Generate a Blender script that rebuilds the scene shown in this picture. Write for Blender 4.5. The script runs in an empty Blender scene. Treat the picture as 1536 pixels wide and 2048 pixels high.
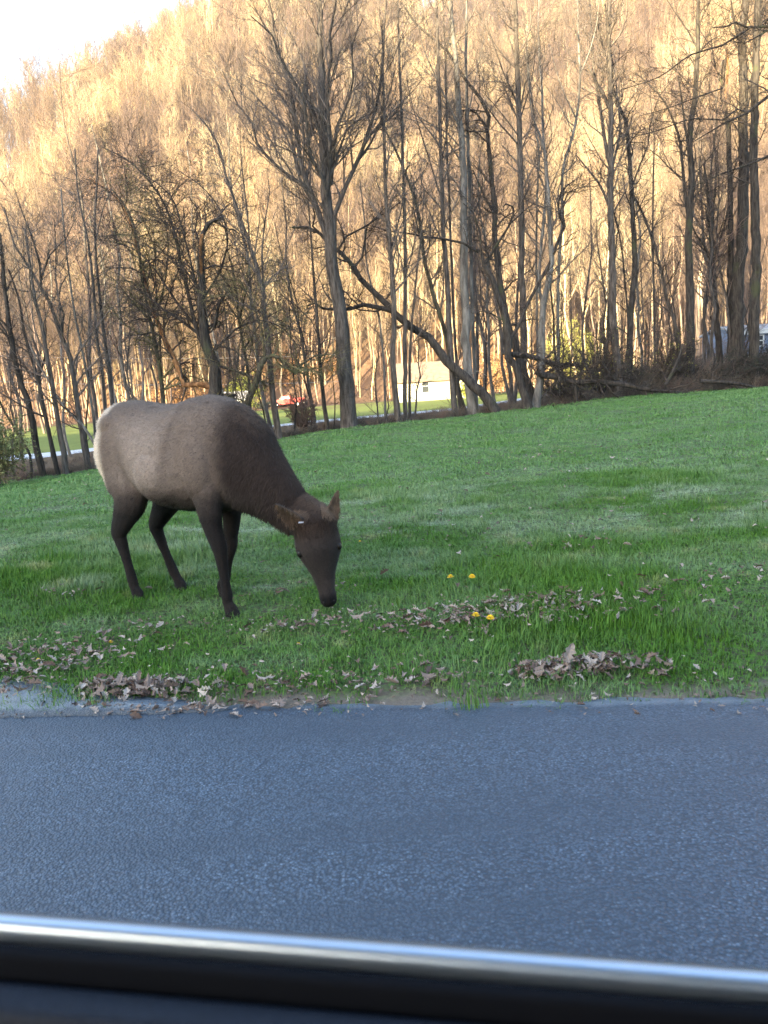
import bpy, math, random
import numpy as np
from mathutils import Vector, Matrix

# ------------------------------------------------------------------ camera, light, exposure
scene = bpy.context.scene
COL = scene.collection
FPX = 1539.0
PITCH, ROLL, CAMZ = math.radians(9.37), math.radians(3.5), 1.4
Fv = np.array([0, math.cos(PITCH), -math.sin(PITCH)])
_R0 = np.array([1, 0, 0.0]); _U0 = np.array([0, math.sin(PITCH), math.cos(PITCH)])
Uv = _U0 * math.cos(ROLL) + _R0 * math.sin(ROLL)
Rv = _R0 * math.cos(ROLL) - _U0 * math.sin(ROLL)
CAM = np.array([0, 0, CAMZ])
cd = bpy.data.cameras.new('camera'); cam = bpy.data.objects.new('camera', cd); COL.objects.link(cam)
cam.matrix_world = Matrix(((Rv[0], Uv[0], -Fv[0], 0), (Rv[1], Uv[1], -Fv[1], 0), (Rv[2], Uv[2], -Fv[2], CAMZ), (0, 0, 0, 1)))
cd.sensor_fit = 'VERTICAL'; cd.sensor_height = 34.6; cd.sensor_width = 25.95
cd.lens = FPX * 34.6 / 2048
cd.clip_start = 0.05; cd.clip_end = 3000
cd.dof.use_dof = True; cd.dof.focus_distance = 7.0; cd.dof.aperture_fstop = cd.lens / 5.0
scene.camera = cam

SUN_AZ, SUN_EL = math.radians(213), math.radians(12.5)
w = bpy.data.worlds.new("World"); scene.world = w; w.use_nodes = True
wn = w.node_tree.nodes; sky = wn.new('ShaderNodeTexSky'); sky.sky_type = 'NISHITA'; sky.sun_disc = False
sky.sun_elevation = SUN_EL; sky.sun_rotation = SUN_AZ; sky.air_density = 1.2; sky.dust_density = 2.0; sky.ozone_density = 2.4
w.node_tree.links.new(sky.outputs[0], wn['Background'].inputs[0]); wn['Background'].inputs[1].default_value = 0.15
sl = bpy.data.lights.new('sun', 'SUN'); so = bpy.data.objects.new('sun', sl); COL.objects.link(so)
sl.energy = 4.6; sl.angle = math.radians(0.55); sl.color = (1.0, 0.83, 0.49)
SUNV = Vector((math.sin(SUN_AZ) * math.cos(SUN_EL), math.cos(SUN_AZ) * math.cos(SUN_EL), math.sin(SUN_EL)))
so.rotation_euler = SUNV.to_track_quat('Z', 'Y').to_euler(); so.location = (-30, -60, 60)
scene.view_settings.view_transform = 'Standard'; scene.view_settings.look = 'None'
scene.view_settings.exposure = 2.78; scene.view_settings.gamma = 1.0
scene.view_settings.use_curve_mapping = False
scene.render.engine = 'CYCLES'
scene.cycles.max_bounces = 5; scene.cycles.diffuse_bounces = 2; scene.cycles.glossy_bounces = 2
scene.cycles.transparent_max_bounces = 8; scene.cycles.use_denoising = True; scene.cycles.denoising_prefilter = 'NONE'

def ray(x, y):
    return Fv + Rv * (x - 768) / FPX + Uv * (1024 - y) / FPX
def at(x, y, Y):
    d = ray(x, y); return CAM + d * (Y / d[1])
def gz(x, y, z=0.0):
    d = ray(x, y); return CAM + d * ((z - CAMZ) / d[2])

rng = np.random.default_rng(7)
random.seed(7)

# ------------------------------------------------------------------ helpers
def link(o, parent=None):
    COL.objects.link(o)
    if parent is not None: o.parent = parent
    return o
def tag(o, label=None, cat=None, group=None, kind=None):
    if label: o['label'] = label
    if cat: o['category'] = cat
    if group: o['group'] = group
    if kind: o['kind'] = kind
    return o
def empty(name, loc=(0, 0, 0), rz=0.0):
    o = bpy.data.objects.new(name, None); o.location = loc; o.rotation_euler = (0, 0, rz); o.empty_display_size = .1
    COL.objects.link(o); return o
def mesh_np(name, V, faces_list, mats=(), smooth=True, mat_idx=None):
    """V (n,3); faces_list: list of (m,k) int arrays"""
    me = bpy.data.meshes.new(name)
    V = np.asarray(V, dtype=np.float32)
    me.vertices.add(len(V)); me.vertices.foreach_set('co', V.ravel())
    tot, ls, lt, n = [], [], [], 0
    for f in faces_list:
        f = np.asarray(f, dtype=np.int32)
        if len(f) == 0: continue
        k = f.shape[1]
        tot.append(f.ravel()); ls.append(n + np.arange(len(f)) * k); lt.append(np.full(len(f), k)); n += f.size
    tot = np.concatenate(tot).astype(np.int32); ls = np.concatenate(ls).astype(np.int32); lt = np.concatenate(lt).astype(np.int32)
    me.loops.add(len(tot)); me.loops.foreach_set('vertex_index', tot)
    me.polygons.add(len(ls)); me.polygons.foreach_set('loop_start', ls); me.polygons.foreach_set('loop_total', lt)
    me.polygons.foreach_set('use_smooth', np.full(len(ls), smooth, dtype=bool))
    for m in mats: me.materials.append(m)
    if mat_idx is not None: me.polygons.foreach_set('material_index', np.asarray(mat_idx, dtype=np.int32))
    me.update(calc_edges=True); me.validate()
    return me
def mobj(name, me, parent=None):
    return link(bpy.data.objects.new(name, me), parent)

def norm(a): return a / (np.linalg.norm(a, axis=-1, keepdims=True) + 1e-9)
class Tubes:
    """collects batches of tapering tubes: pts (B,P,3), rad (B,P)"""
    def __init__(s): s.V = []; s.F = []; s.n = 0
    def add(s, pts, rad, sides=5, cap=False):
        pts = np.asarray(pts, float); rad = np.asarray(rad, float)
        B, P, _ = pts.shape
        if B == 0: return
        T = np.empty_like(pts); T[:, 1:-1] = pts[:, 2:] - pts[:, :-2]; T[:, 0] = pts[:, 1] - pts[:, 0]; T[:, -1] = pts[:, -1] - pts[:, -2]
        T = norm(T)
        avg = norm(T.mean(1)); ref = np.where(np.abs(avg[:, 2:3]) > .8, np.array([[1., 0, 0]]), np.array([[0, 0, 1.]]))
        a = norm(np.cross(T, ref[:, None, :])); b = np.cross(T, a)
        ang = np.arange(sides) * 2 * math.pi / sides
        ring = pts[:, :, None] + rad[:, :, None, None] * (a[:, :, None] * np.cos(ang)[:, None] + b[:, :, None] * np.sin(ang)[:, None])
        s.V.append(ring.reshape(-1, 3))
        i = np.arange(B)[:, None, None] * P * sides + np.arange(P - 1)[None, :, None] * sides
        k = np.arange(sides)[None, None, :]; k2 = (k + 1) % sides
        f = np.stack([i + k, i + k2, i + sides + k2, i + sides + k], -1).reshape(-1, 4) + s.n
        s.F.append(f)
        if cap:
            for bi in range(B):
                pass
        s.n += B * P * sides
    def mesh(s, name, mat):
        return mesh_np(name, np.concatenate(s.V), [np.concatenate(s.F)], [mat])

def grow(pts, rad, n, t0, t1, length, ang, up, P=5, jit=.12, rscale=.55, rmin=.004, tip=.35, R=rng, side=None, maxr=9):
    """children of every parent polyline. length: (lo,hi) in metres. returns (B*n,P,3),(B*n,P)"""
    B, PP, _ = pts.shape
    if n <= 0 or B == 0: return np.zeros((0, P, 3)), np.zeros((0, P))
    t = t0 + (t1 - t0) * (np.arange(n)[None] + R.random((B, n))) / n
    u = t * (PP - 1); i = np.clip(u.astype(int), 0, PP - 2); f = u - i
    bi = np.arange(B)[:, None]
    o = pts[bi, i] * (1 - f[..., None]) + pts[bi, i + 1] * f[..., None]
    tg = norm(pts[bi, i + 1] - pts[bi, i])
    rp = rad[bi, i] * (1 - f) + rad[bi, i + 1] * f
    o = o.reshape(-1, 3); tg = tg.reshape(-1, 3); rp = rp.ravel(); N = len(o)
    rv = R.normal(size=(N, 3)); 
    if side is not None: rv += side
    pr = norm(rv - (rv * tg).sum(1, keepdims=True) * tg)
    a = np.radians(R.normal(ang, ang * .22, size=N))[:, None]
    d = norm(tg * np.cos(a) + pr * np.sin(a))
    L = R.uniform(length[0], length[1], N) * (1.15 - .6 * t.ravel())
    out = np.empty((N, P, 3)); out[:, 0] = o
    for k in range(1, P):
        d = norm(d + R.normal(size=(N, 3)) * jit + np.array([0, 0, up]))
        out[:, k] = out[:, k - 1] + d * (L / (P - 1))[:, None]
    r0 = np.minimum(np.maximum(rp * rscale, rmin), maxr)
    taper = 1 - (1 - tip) * np.linspace(0, 1, P)
    r = np.maximum(r0[:, None] * taper, rmin * .7)
    return out, r

def catmull(P, W, step):
    P = np.asarray(P, float); W = np.asarray(W, float)
    if len(P) == 2: P = np.array([P[0], (P[0] + P[1]) / 2, P[1]]); W = np.array([W[0], (W[0] + W[1]) / 2, W[1]])
    E = np.vstack([2 * P[0] - P[1], P, 2 * P[-1] - P[-2]])
    o, ww = [], []
    for i in range(1, len(E) - 2):
        m = max(1, int(np.linalg.norm(E[i + 1] - E[i]) / step))
        for k in range(m):
            t = k / m
            o.append(.5 * (2 * E[i] + (-E[i - 1] + E[i + 1]) * t + (2 * E[i - 1] - 5 * E[i] + 4 * E[i + 1] - E[i + 2]) * t * t + (-E[i - 1] + 3 * E[i] - 3 * E[i + 1] + E[i + 2]) * t ** 3))
            ww.append(W[i - 1] * (1 - t) + W[i] * t)
    o.append(P[-1]); ww.append(W[-1])
    return np.array(o), np.array(ww)

def sstep(a, b, x):
    t = np.clip((x - a) / (b - a), 0, 1); return t * t * (3 - 2 * t)
_ph = rng.uniform(0, 6.28, (40, 3)); _kd = norm(rng.normal(size=(40, 2)))
def fbm(x, y, scale, seed=0, oct=4):
    v = 0; a = 1.; s = 0
    for o in range(oct):
        for j in range(3):
            q = (seed * 7 + o * 3 + j) % 40
            v = v + a * np.sin((x * _kd[q, 0] + y * _kd[q, 1]) * (2 ** o) * (1 + .23 * j) / scale + _ph[q, 0]) * np.cos((x * _kd[q, 1] - y * _kd[q, 0]) * (2 ** o) / scale + _ph[q, 1])
        s += a * 1.5; a *= .5
    return v / s

# ------------------------------------------------------------------ ground shape
def edgeY(x): return np.interp(x, [-60, -11.5, -3.2, 5.3, 9, 15, 60], [16, 23, 25, 27, 28, 30, 38])
def tiltz(x):
    xs = np.array([-60, -30, -11.5, -3.2, -1, 5.3, 9, 15, 40]); zs = np.array([-3.4, -2.2, -.94, -.16, -.02, .19, .40, .34, .7])
    return (np.interp(x - 1.2, xs, zs) + np.interp(x, xs, zs) + np.interp(x + 1.2, xs, zs)) / 3
def valz(x):
    return np.interp(x, [-80, -19.5, -5, 0, 4.2, 8.6, 13, 20, 40], [-3.2, -1.6, -.59, -.44, -.33, .04, .6, 1.5, 2.4])
RDIR = np.array([0.9925, -0.122]); RN = np.array([.122, .9925])     # along / across the near road
REDGE = 3.26 * RN[1] + (-.05) * RN[0]
def hillz(x, y):
    foot = 118 + 14 * sstep(10, -40, x) + 6 * np.sin(x / 23.)
    d = np.maximum(y - foot, 0)
    ridge = np.interp(x, [-500, -300, -129, -100, -68, 0, 80, 200, 500], [34, 40, 60, 92, 128, 185, 225, 240, 240])
    spur = 17 * np.sin(x / 40. + y / 120. + .9) * sstep(0, 90, d) + 8 * np.sin(x / 19. - y / 50. + 1.) * sstep(10, 90, d) + 9 * fbm(x, y, 30, 2) * sstep(0, 60, d)
    h = d * (.56 + .10 * sstep(0, 120, d)) + spur
    k = 14.
    top = ridge + 6 * fbm(x, y, 40, 5)
    return np.where(d > 0, -k * np.log(np.exp(-np.minimum(h, 900) / k) + np.exp(-top / k)), 0)
def G(x, y):
    x = np.asarray(x, float); y = np.asarray(y, float)
    c = x * RN[0] + y * RN[1] - REDGE              # metres beyond the road edge
    lawn = tiltz(x) * sstep(3.5, 22, y)
    lawn = lawn + .05 * sstep(.15, 1.6, c) + .035 * fbm(x, y, 1.3, 1) * sstep(.1, 1.5, c)
    lawn = np.where(c < .02, np.minimum(lawn, 0) - .02, lawn - .018 * (1 - sstep(0, .35, c)))
    e = edgeY(x)
    down = valz(x)
    t = sstep(0.6, 9, y - e)
    z = lawn * (1 - t) + down * t - .55 * np.exp(-((y - e - 5.5) / 2.4) ** 2) * sstep(.5, 2.5, y - e)
    z = z + .08 * fbm(x, y, 2.2, 3) * sstep(.8, 3, y - e) * (1 - sstep(7, 9, y - e))
    far = -.9 + .012 * x
    t2 = sstep(46, 62, y); z = z * (1 - t2) + np.clip(far, -3, 1) * t2
    z = z + np.maximum(hillz(x, y), 0)
    # the hill that keeps the sun off the near field lies behind the road
    b = sstep(-38, -150, y); z = z + HB * b * (1 + .05 * np.sin(x / 31.) + .03 * np.sin(x / 9.) + .0012 * np.clip(x, -300, 300)) + .5 * fbm(x, y, 15, 6) * b
    return z
HB = 63.5

def axis(a, b, step, lo, hi, g=1.12):
    c = list(np.arange(a, b + 1e-6, step)); s = step; v = b
    while v < hi: s *= g; v += s; c.append(v)
    s = step; v = a
    while v > lo: s *= g; v -= s; c.insert(0, v)
    return np.array(c)
xs = axis(-16, 20, .22, -700, 700, 1.07); ys = axis(2.2, 36, .22, -330, 700, 1.045)
XX, YY = np.meshgrid(xs, ys); ZZ = G(XX, YY)

# ------------------------------------------------------------------ materials
class NB:
    def __init__(s, name, rough=.8, spec=.3):
        s.m = bpy.data.materials.new(name); s.m.use_nodes = True; s.t = s.m.node_tree; s.n = s.t.nodes; s.l = s.t.links
        s.b = s.n['Principled BSDF']; s.b.inputs['Roughness'].default_value = rough; s.b.inputs['Specular IOR Level'].default_value = spec
        s._g = None
    def node(s, t, **k):
        n = s.n.new(t)
        for a, v in k.items():
            if a in ('operation', 'blend_type', 'data_type', 'noise_dimensions', 'feature', 'attribute_name', 'attribute_type', 'distance', 'wave_type', 'bands_direction'): setattr(n, a, v)
            else: s.put(n, a.replace('_', ' '), v)
        return n
    def put(s, n, key, v):
        i = n.inputs[key] if not key.isdigit() else n.inputs[int(key)]
        if hasattr(v, 'is_linked') or isinstance(v, bpy.types.NodeSocket): s.l.new(v, i)
        else: i.default_value = v
    def pos(s, obj=False, scale=(1, 1, 1)):
        if obj: g = s.n.new('ShaderNodeTexCoord').outputs['Object']
        else: g = s.n.new('ShaderNodeNewGeometry').outputs['Position']
        m = s.n.new('ShaderNodeMapping'); s.l.new(g, m.inputs['Vector']); m.inputs['Scale'].default_value = scale
        return m.outputs[0]
    def noise(s, scale, detail=3, vec=None, rough=.55):
        n = s.n.new('ShaderNodeTexNoise'); n.inputs['Scale'].default_value = scale; n.inputs['Detail'].default_value = detail; n.inputs['Roughness'].default_value = rough
        if vec is not None: s.l.new(vec, n.inputs['Vector'])
        return n.outputs['Fac']
    def vor(s, scale, vec=None, out='Distance'):
        n = s.n.new('ShaderNodeTexVoronoi'); n.inputs['Scale'].default_value = scale
        if vec is not None: s.l.new(vec, n.inputs['Vector'])
        return n.outputs[out]
    def ramp(s, fac, stops, interp='LINEAR'):
        n = s.n.new('ShaderNodeValToRGB'); s.l.new(fac, n.inputs[0]); n.color_ramp.interpolation = interp
        e = n.color_ramp.elements
        while len(e) < len(stops): e.new(.5)
        for q, (p_, c) in zip(e, stops): q.position = p_; q.color = (*c, 1) if len(c) == 3 else c
        return n.outputs[0]
    def mix(s, fac, a, b, mode='MIX'):
        n = s.n.new('ShaderNodeMix'); n.data_type = 'RGBA'; n.blend_type = mode
        for k, v in (('0', fac), ('6', a), ('7', b)):
            if isinstance(v, tuple) and len(v) == 3: v = (*v, 1)
            s.put(n, k, v)
        return n.outputs[2]
    def math(s, op, a, b=0.5, c=None):
        n = s.n.new('ShaderNodeMath'); n.operation = op; s.put(n, '0', a); s.put(n, '1', b)
        if c is not None: s.put(n, '2', c)
        return n.outputs[0]
    def col(s, c):
        s.put(s.b, 'Base Color', (*c, 1) if isinstance(c, tuple) and len(c) == 3 else c)
    def bump(s, h, strength=.4, dist=.01):
        n = s.n.new('ShaderNodeBump'); s.l.new(h, n.inputs['Height']); n.inputs['Strength'].default_value = strength; n.inputs['Distance'].default_value = dist
        s.l.new(n.outputs[0], s.b.inputs['Normal'])
    def rand(s):
        return s.n.new('ShaderNodeObjectInfo').outputs['Random']

def simple(name, c, rough=.7, spec=.3, metal=0.0, var=.0, vs=30):
    b = NB(name, rough, spec); b.b.inputs['Metallic'].default_value = metal
    if var:
        f = b.noise(vs, 4, b.pos(True)); b.col(b.ramp(f, [(.3, tuple(v * (1 - var) for v in c)), (.7, tuple(min(1, v * (1 + var)) for v in c))]))
        b.bump(f, .2, .01)
    else: b.col(c)
    return b.m

def bark(name, dark, light, moss=None, streak=9, mamt=.55):
    b = NB(name, .9, .15)
    v = b.pos(False, (streak, streak, streak * .16)); n = b.noise(1.6, 6, v, .65)
    v2 = b.pos(False, (1, 1, 1)); n2 = b.noise(1.1, 4, v2)
    c = b.ramp(n, [(.36, dark), (.66, light)])
    if moss:
        c = b.mix(b.ramp(n2, [(mamt, (0, 0, 0)), (mamt + .12, (1, 1, 1))]), c, moss)
    b.col(c); b.bump(n, .9, .03); return b.m
M = {}
M['bark'] = bark('bark_grey_brown', (.048, .040, .036), (.165, .14, .122))
M['bark_dark'] = bark('bark_dark', (.026, .022, .020), (.10, .084, .072), (.075, .08, .045), 9, .6)
M['bark_pale'] = bark('bark_pale', (.09, .08, .072), (.27, .25, .225), None, 5)
M['bark_olive'] = bark('bark_mossy', (.045, .038, .028), (.15, .13, .09), (.12, .12, .06), 9, .56)
M['bark_sun_tint'] = bark('bark_sun_tinted', (.10, .045, .02), (.42, .22, .10), None, 6)  # orange of low sun put into the bark colour
M['twig'] = simple('twig', (.165, .135, .118), .9, .1)
M['twig_dark'] = simple('twig_dark', (.085, .067, .056), .9, .1)
M['twig_olive'] = simple('twig_olive', (.19, .165, .085), .9, .1)
M['twig_red'] = simple('twig_reddish', (.22, .15, .12), .9, .1)
def hillbark(name, k):
    b = NB(name, .9, .1)
    c = b.ramp(b.rand(), [(0, tuple(k * q for q in (.32, .21, .13))), (.35, tuple(k * q for q in (.50, .39, .24))), (.7, tuple(k * q for q in (.40, .27, .18))), (1, tuple(k * q for q in (.62, .52, .34)))])
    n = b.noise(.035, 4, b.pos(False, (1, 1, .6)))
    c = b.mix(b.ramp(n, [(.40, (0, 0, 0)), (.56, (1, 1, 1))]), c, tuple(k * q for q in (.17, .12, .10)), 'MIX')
    b.col(c); return b.m
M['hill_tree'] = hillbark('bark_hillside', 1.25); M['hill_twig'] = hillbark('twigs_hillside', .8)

def grass_mat(name, blade):
    b = NB(name, .6 if blade else .9, .25)
    p1 = b.pos(False, (1, 1.5, 1)); n1 = b.noise(.55, 4, p1, .6); n2 = b.noise(2.3, 3, b.pos(), .6); n3 = b.noise(9, 2, b.pos())
    vivid = b.mix(n3, (.034, .105, .010), (.10, .225, .02))
    pale = b.mix(n2, (.12, .21, .075), (.25, .34, .17))
    sp_ = b.n.new('ShaderNodeSeparateXYZ'); b.l.new(b.n.new('ShaderNodeNewGeometry').outputs['Position'], sp_.inputs[0])
    vg = b.n.new('ShaderNodeMapRange'); b.l.new(sp_.outputs['Y'], vg.inputs[0]); vg.inputs[1].default_value = 4.6; vg.inputs[2].default_value = 6.6; vg.inputs[3].default_value = .30; vg.inputs[4].default_value = 1.0    # lush strip along the road
    c = b.mix(b.math('MULTIPLY', b.ramp(n1, [(.43, (0, 0, 0)), (.58, (1, 1, 1))]), vg.outputs[0]), vivid, pale)
    frost = b.ramp(b.noise(1.1, 5, b.pos(False, (.7, 1.6, 1)), .7), [(.54, (0, 0, 0)), (.66, (.85, .85, .85))])
    c = b.mix(b.math('MULTIPLY', frost, vg.outputs[0]), c, b.mix(n3, (.22, .31, .18), (.42, .48, .36)))
    straw = b.ramp(n2, [(.60, (0, 0, 0)), (.72, (.55, .55, .55))])
    c = b.mix(straw, c, (.36, .35, .16))
    # far, mown part of the lawn is an even bluish green
    sep = b.n.new('ShaderNodeSeparateXYZ'); b.l.new(b.n.new('ShaderNodeNewGeometry').outputs['Position'], sep.inputs[0])
    fy = b.n.new('ShaderNodeMapRange'); b.l.new(sep.outputs['Y'], fy.inputs[0]); fy.inputs[1].default_value = 7.5; fy.inputs[2].default_value = 12
    even = b.mix(n2, (.085, .20, .055), (.16, .28, .085))
    c = b.mix(b.math('MULTIPLY', fy.outputs[0], .75), c, even)
    if not blade:
        c = b.mix(b.ramp(b.noise(26, 4, b.pos(), .7), [(.42, (1, 1, 1)), (.62, (0, 0, 0))]), c, (.05, .042, .028))
    if not blade:
        vm = b.n.new('ShaderNodeVectorMath'); vm.operation = 'DOT_PRODUCT'; b.l.new(b.n.new('ShaderNodeNewGeometry').outputs['Position'], vm.inputs[0]); vm.inputs[1].default_value = (RN[0], RN[1], 0)
        e = b.math('ADD', b.math('SUBTRACT', vm.outputs['Value'], REDGE), b.math('MULTIPLY', b.noise(3, 4, b.pos()), -.45))
        ef = b.ramp(b.math('ADD', e, .5), [(.34, (1, 1, 1)), (.52, (0, 0, 0))])
        c = b.mix(ef, c, b.mix(b.noise(45, 4, b.pos(), .7), (.07, .055, .042), (.24, .20, .16)))
    b.col(c)
    if blade:
        b.b.inputs['Subsurface Weight'].default_value = 0
    else: b.bump(b.noise(40, 4, b.pos(), .7), .6, .02)
    return b.m
M['lawn'] = grass_mat('lawn_soil', False); M['blade'] = grass_mat('grass_blades', True)
def valley_mat():
    b = NB('valley_floor', .95, .1)
    n = b.noise(.5, 5, b.pos(), .65); n2 = b.noise(.06, 3, b.pos()); n3 = b.noise(6, 4, b.pos(), .7)
    litter = b.mix(n3, (.055, .043, .034), (.21, .155, .105))
    gr = b.mix(n, (.12, .15, .045), (.21, .24, .07))
    sep = b.n.new('ShaderNodeSeparateXYZ'); b.l.new(b.n.new('ShaderNodeNewGeometry').outputs['Position'], sep.inputs[0])
    # mown yards lie beyond the back road, at the foot of the hill
    y = b.math('ADD', sep.outputs['Y'], b.math('MULTIPLY', n2, 20))
    f = b.ramp(b.math('DIVIDE', y, 200.), [(.285, (0, 0, 0)), (.295, (1, 1, 1)), (.56, (1, 1, 1)), (.60, (0, 0, 0))])
    f = b.mix(1.0, f, b.ramp(n2, [(.25, (.35, .35, .35)), (.45, (1, 1, 1))]), 'MULTIPLY')
    b.col(b.mix(f, litter, gr)); b.bump(n3, .5, .1); return b.m
M['valley'] = valley_mat()
def hill_mat():
    b = NB('hill_litter', .95, .1)
    n = b.noise(.35, 6, b.pos(), .7); n2 = b.noise(.03, 4, b.pos())
    c = b.mix(n, (.13, .075, .045), (.36, .235, .14))
    c = b.mix(b.ramp(n2, [(.42, (0, 0, 0)), (.62, (1, 1, 1))]), c, (.15, .09, .065))
    b.col(c); b.bump(n, .6, .5); return b.m
M['hill'] = hill_mat()
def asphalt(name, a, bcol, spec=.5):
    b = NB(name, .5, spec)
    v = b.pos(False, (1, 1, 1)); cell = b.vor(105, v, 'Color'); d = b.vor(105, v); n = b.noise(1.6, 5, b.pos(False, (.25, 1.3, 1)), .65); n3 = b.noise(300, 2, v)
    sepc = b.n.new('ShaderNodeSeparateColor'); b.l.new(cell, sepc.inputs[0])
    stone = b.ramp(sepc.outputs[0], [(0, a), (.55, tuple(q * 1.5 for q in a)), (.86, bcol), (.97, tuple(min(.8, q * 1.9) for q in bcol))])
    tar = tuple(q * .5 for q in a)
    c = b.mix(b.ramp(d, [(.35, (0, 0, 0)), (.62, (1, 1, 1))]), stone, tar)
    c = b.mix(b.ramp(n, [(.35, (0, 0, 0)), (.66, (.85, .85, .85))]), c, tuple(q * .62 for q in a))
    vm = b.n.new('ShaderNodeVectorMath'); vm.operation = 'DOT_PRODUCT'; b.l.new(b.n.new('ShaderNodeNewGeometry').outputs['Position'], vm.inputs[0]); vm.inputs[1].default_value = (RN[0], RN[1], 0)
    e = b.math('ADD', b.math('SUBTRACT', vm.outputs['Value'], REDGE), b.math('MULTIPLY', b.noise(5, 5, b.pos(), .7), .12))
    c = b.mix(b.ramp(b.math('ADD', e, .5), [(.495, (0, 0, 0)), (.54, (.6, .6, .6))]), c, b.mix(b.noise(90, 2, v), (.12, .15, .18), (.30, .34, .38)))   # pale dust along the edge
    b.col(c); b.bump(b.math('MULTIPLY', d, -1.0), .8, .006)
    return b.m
M['asphalt'] = asphalt('asphalt', (.062, .090, .130), (.088, .120, .160))  # blue of the sky light is put into the base colour
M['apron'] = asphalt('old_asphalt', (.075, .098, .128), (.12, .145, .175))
M['backroad'] = simple('pale_road', (.46, .48, .52), .8, .3, var=.2, vs=1.0)

# ------------------------------------------------------------------ ground sheets
ny, nx = XX.shape
idx = np.arange(ny * nx).reshape(ny, nx)
quads = np.stack([idx[:-1, :-1], idx[:-1, 1:], idx[1:, 1:], idx[1:, :-1]], -1).reshape(-1, 4)
cx = (XX[:-1, :-1] + XX[1:, 1:]).ravel() / 2; cy = (YY[:-1, :-1] + YY[1:, 1:]).ravel() / 2
reg = np.where(cy < edgeY(cx) + .9, 0, np.where(cy < 114, 1, 2))
VV = np.stack([XX.ravel(), YY.ravel(), ZZ.ravel()], -1)
for r_, nm, mt in ((0, 'meadow', 'lawn'), (1, 'valley_ground', 'valley'), (2, 'hill', 'hill')):
    q = quads[reg == r_]; u, inv = np.unique(q, return_inverse=True)
    o = mobj(nm, mesh_np(nm, VV[u], [inv.reshape(-1, 4)], [M[mt]])); tag(o, kind='structure')

# near road: a sheet whose edge crumbles
def road_near():
    t = np.concatenate([np.arange(-60, -5, 1.), np.arange(-5, 5, .04), np.arange(5, 61, 1.)])
    R2 = np.random.default_rng(3)
    jag = .018 * np.interp(t, t[::2], R2.normal(size=len(t[::2]))) + .02 * np.sin(t * 2.1)
    rows = [(-7.5, 0), (-1.6, .0), (-.6, .0), (-.2, 0), (-.08, -.001), (0, -.004), (.012, -.035)]
    V = []
    for off, z in rows:
        e = REDGE + off + (jag if off > -.15 else 0 * jag)
        V.append(np.stack([RDIR[0] * t + RN[0] * e, RDIR[1] * t + RN[1] * e, np.full_like(t, z)], -1))
    V = np.concatenate(V); n = len(t); i = np.arange(len(rows) * n).reshape(len(rows), n)
    f = np.stack([i[:-1, :-1], i[:-1, 1:], i[1:, 1:], i[1:, :-1]], -1).reshape(-1, 4)
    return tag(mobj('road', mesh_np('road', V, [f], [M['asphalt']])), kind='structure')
road_near()
def apron():
    # broken strip of older paving that spills into the verge on the left
    px = [(-60, 1436), (430, 1421), (400, 1408), (340, 1398), (250, 1392), (150, 1378), (140, 1368), (60, 1364), (-60, 1360)]
    pts = [gz(x, y, .004) for x, y in px]
    P_, _ = catmull(pts + [pts[0]], [1] * (len(pts) + 1), .03)
    P_ = P_[:-1]; P_[:, :2] += np.random.default_rng(5).normal(size=(len(P_), 2)) * .006
    P_[:, 2] = .006 + .0 * P_[:, 0]
    c = P_.mean(0); V = np.vstack([P_, P_ * [1, 1, 0] + [0, 0, -.03], c[None] + [0, 0, .002]]); n = len(P_)
    k = np.arange(n); k2 = (k + 1) % n
    f3 = np.stack([k, k2, np.full(n, 2 * n)], -1); f4 = np.stack([k, k + n, k2 + n, k2], -1)
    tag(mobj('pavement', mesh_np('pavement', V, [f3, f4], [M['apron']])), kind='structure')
apron()
def back_road():
    x = np.arange(-90, 90, .5); V = []
    for k, off in enumerate((-2.3, -1.2, 0, 1.2, 2.3)):
        y = 47 + off + .0 * x
        V.append(np.stack([x, y, np.maximum(G(x, y), 0 * x - 99) + .03], -1))
    V = np.concatenate(V); n = len(x); i = np.arange(5 * n).reshape(5, n)
    f = np.stack([i[:-1, :-1], i[:-1, 1:], i[1:, 1:], i[1:, :-1]], -1).reshape(-1, 4)
    tag(mobj('road', mesh_np('back_road', V, [f], [M['backroad']])), kind='structure')
back_road()

# ------------------------------------------------------------------ the trees along the far edge of the meadow
STY = dict(
    ash=dict(n1=2.8, l1=(.9, 2.8), a1=44, up=.08, n2=6, l2=(.35, 1.2), n3=4, l3=(.15, .5), jit=.15, twig='twig', bark='bark'),
    maple=dict(n1=3.4, l1=(1.0, 3.2), a1=36, up=.08, n2=8, l2=(.4, 1.3), n3=5, l3=(.15, .6), jit=.13, twig='twig', bark='bark'),
    gnarl=dict(n1=3.8, l1=(.6, 2.0), a1=52, up=.04, n2=7, l2=(.3, .9), n3=5, l3=(.12, .4), jit=.26, twig='twig_dark', bark='bark_dark'),
    apple=dict(n1=5.0, l1=(.8, 2.6), a1=50, up=-.02, n2=8, l2=(.35, 1.1), n3=5, l3=(.12, .5), jit=.22, twig='twig_olive', bark='bark_olive'),
    pole=dict(n1=2.0, l1=(.7, 2.2), a1=46, up=.08, n2=6, l2=(.3, 1.0), n3=4, l3=(.15, .45), jit=.15, twig='twig', bark='bark'),
    shade=dict(n1=2.4, l1=(.9, 2.6), a1=48, up=.05, n2=6, l2=(.4, 1.1), n3=4, l3=(.15, .5), jit=.14, twig='twig_dark', bark='bark_dark'),
)
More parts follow.
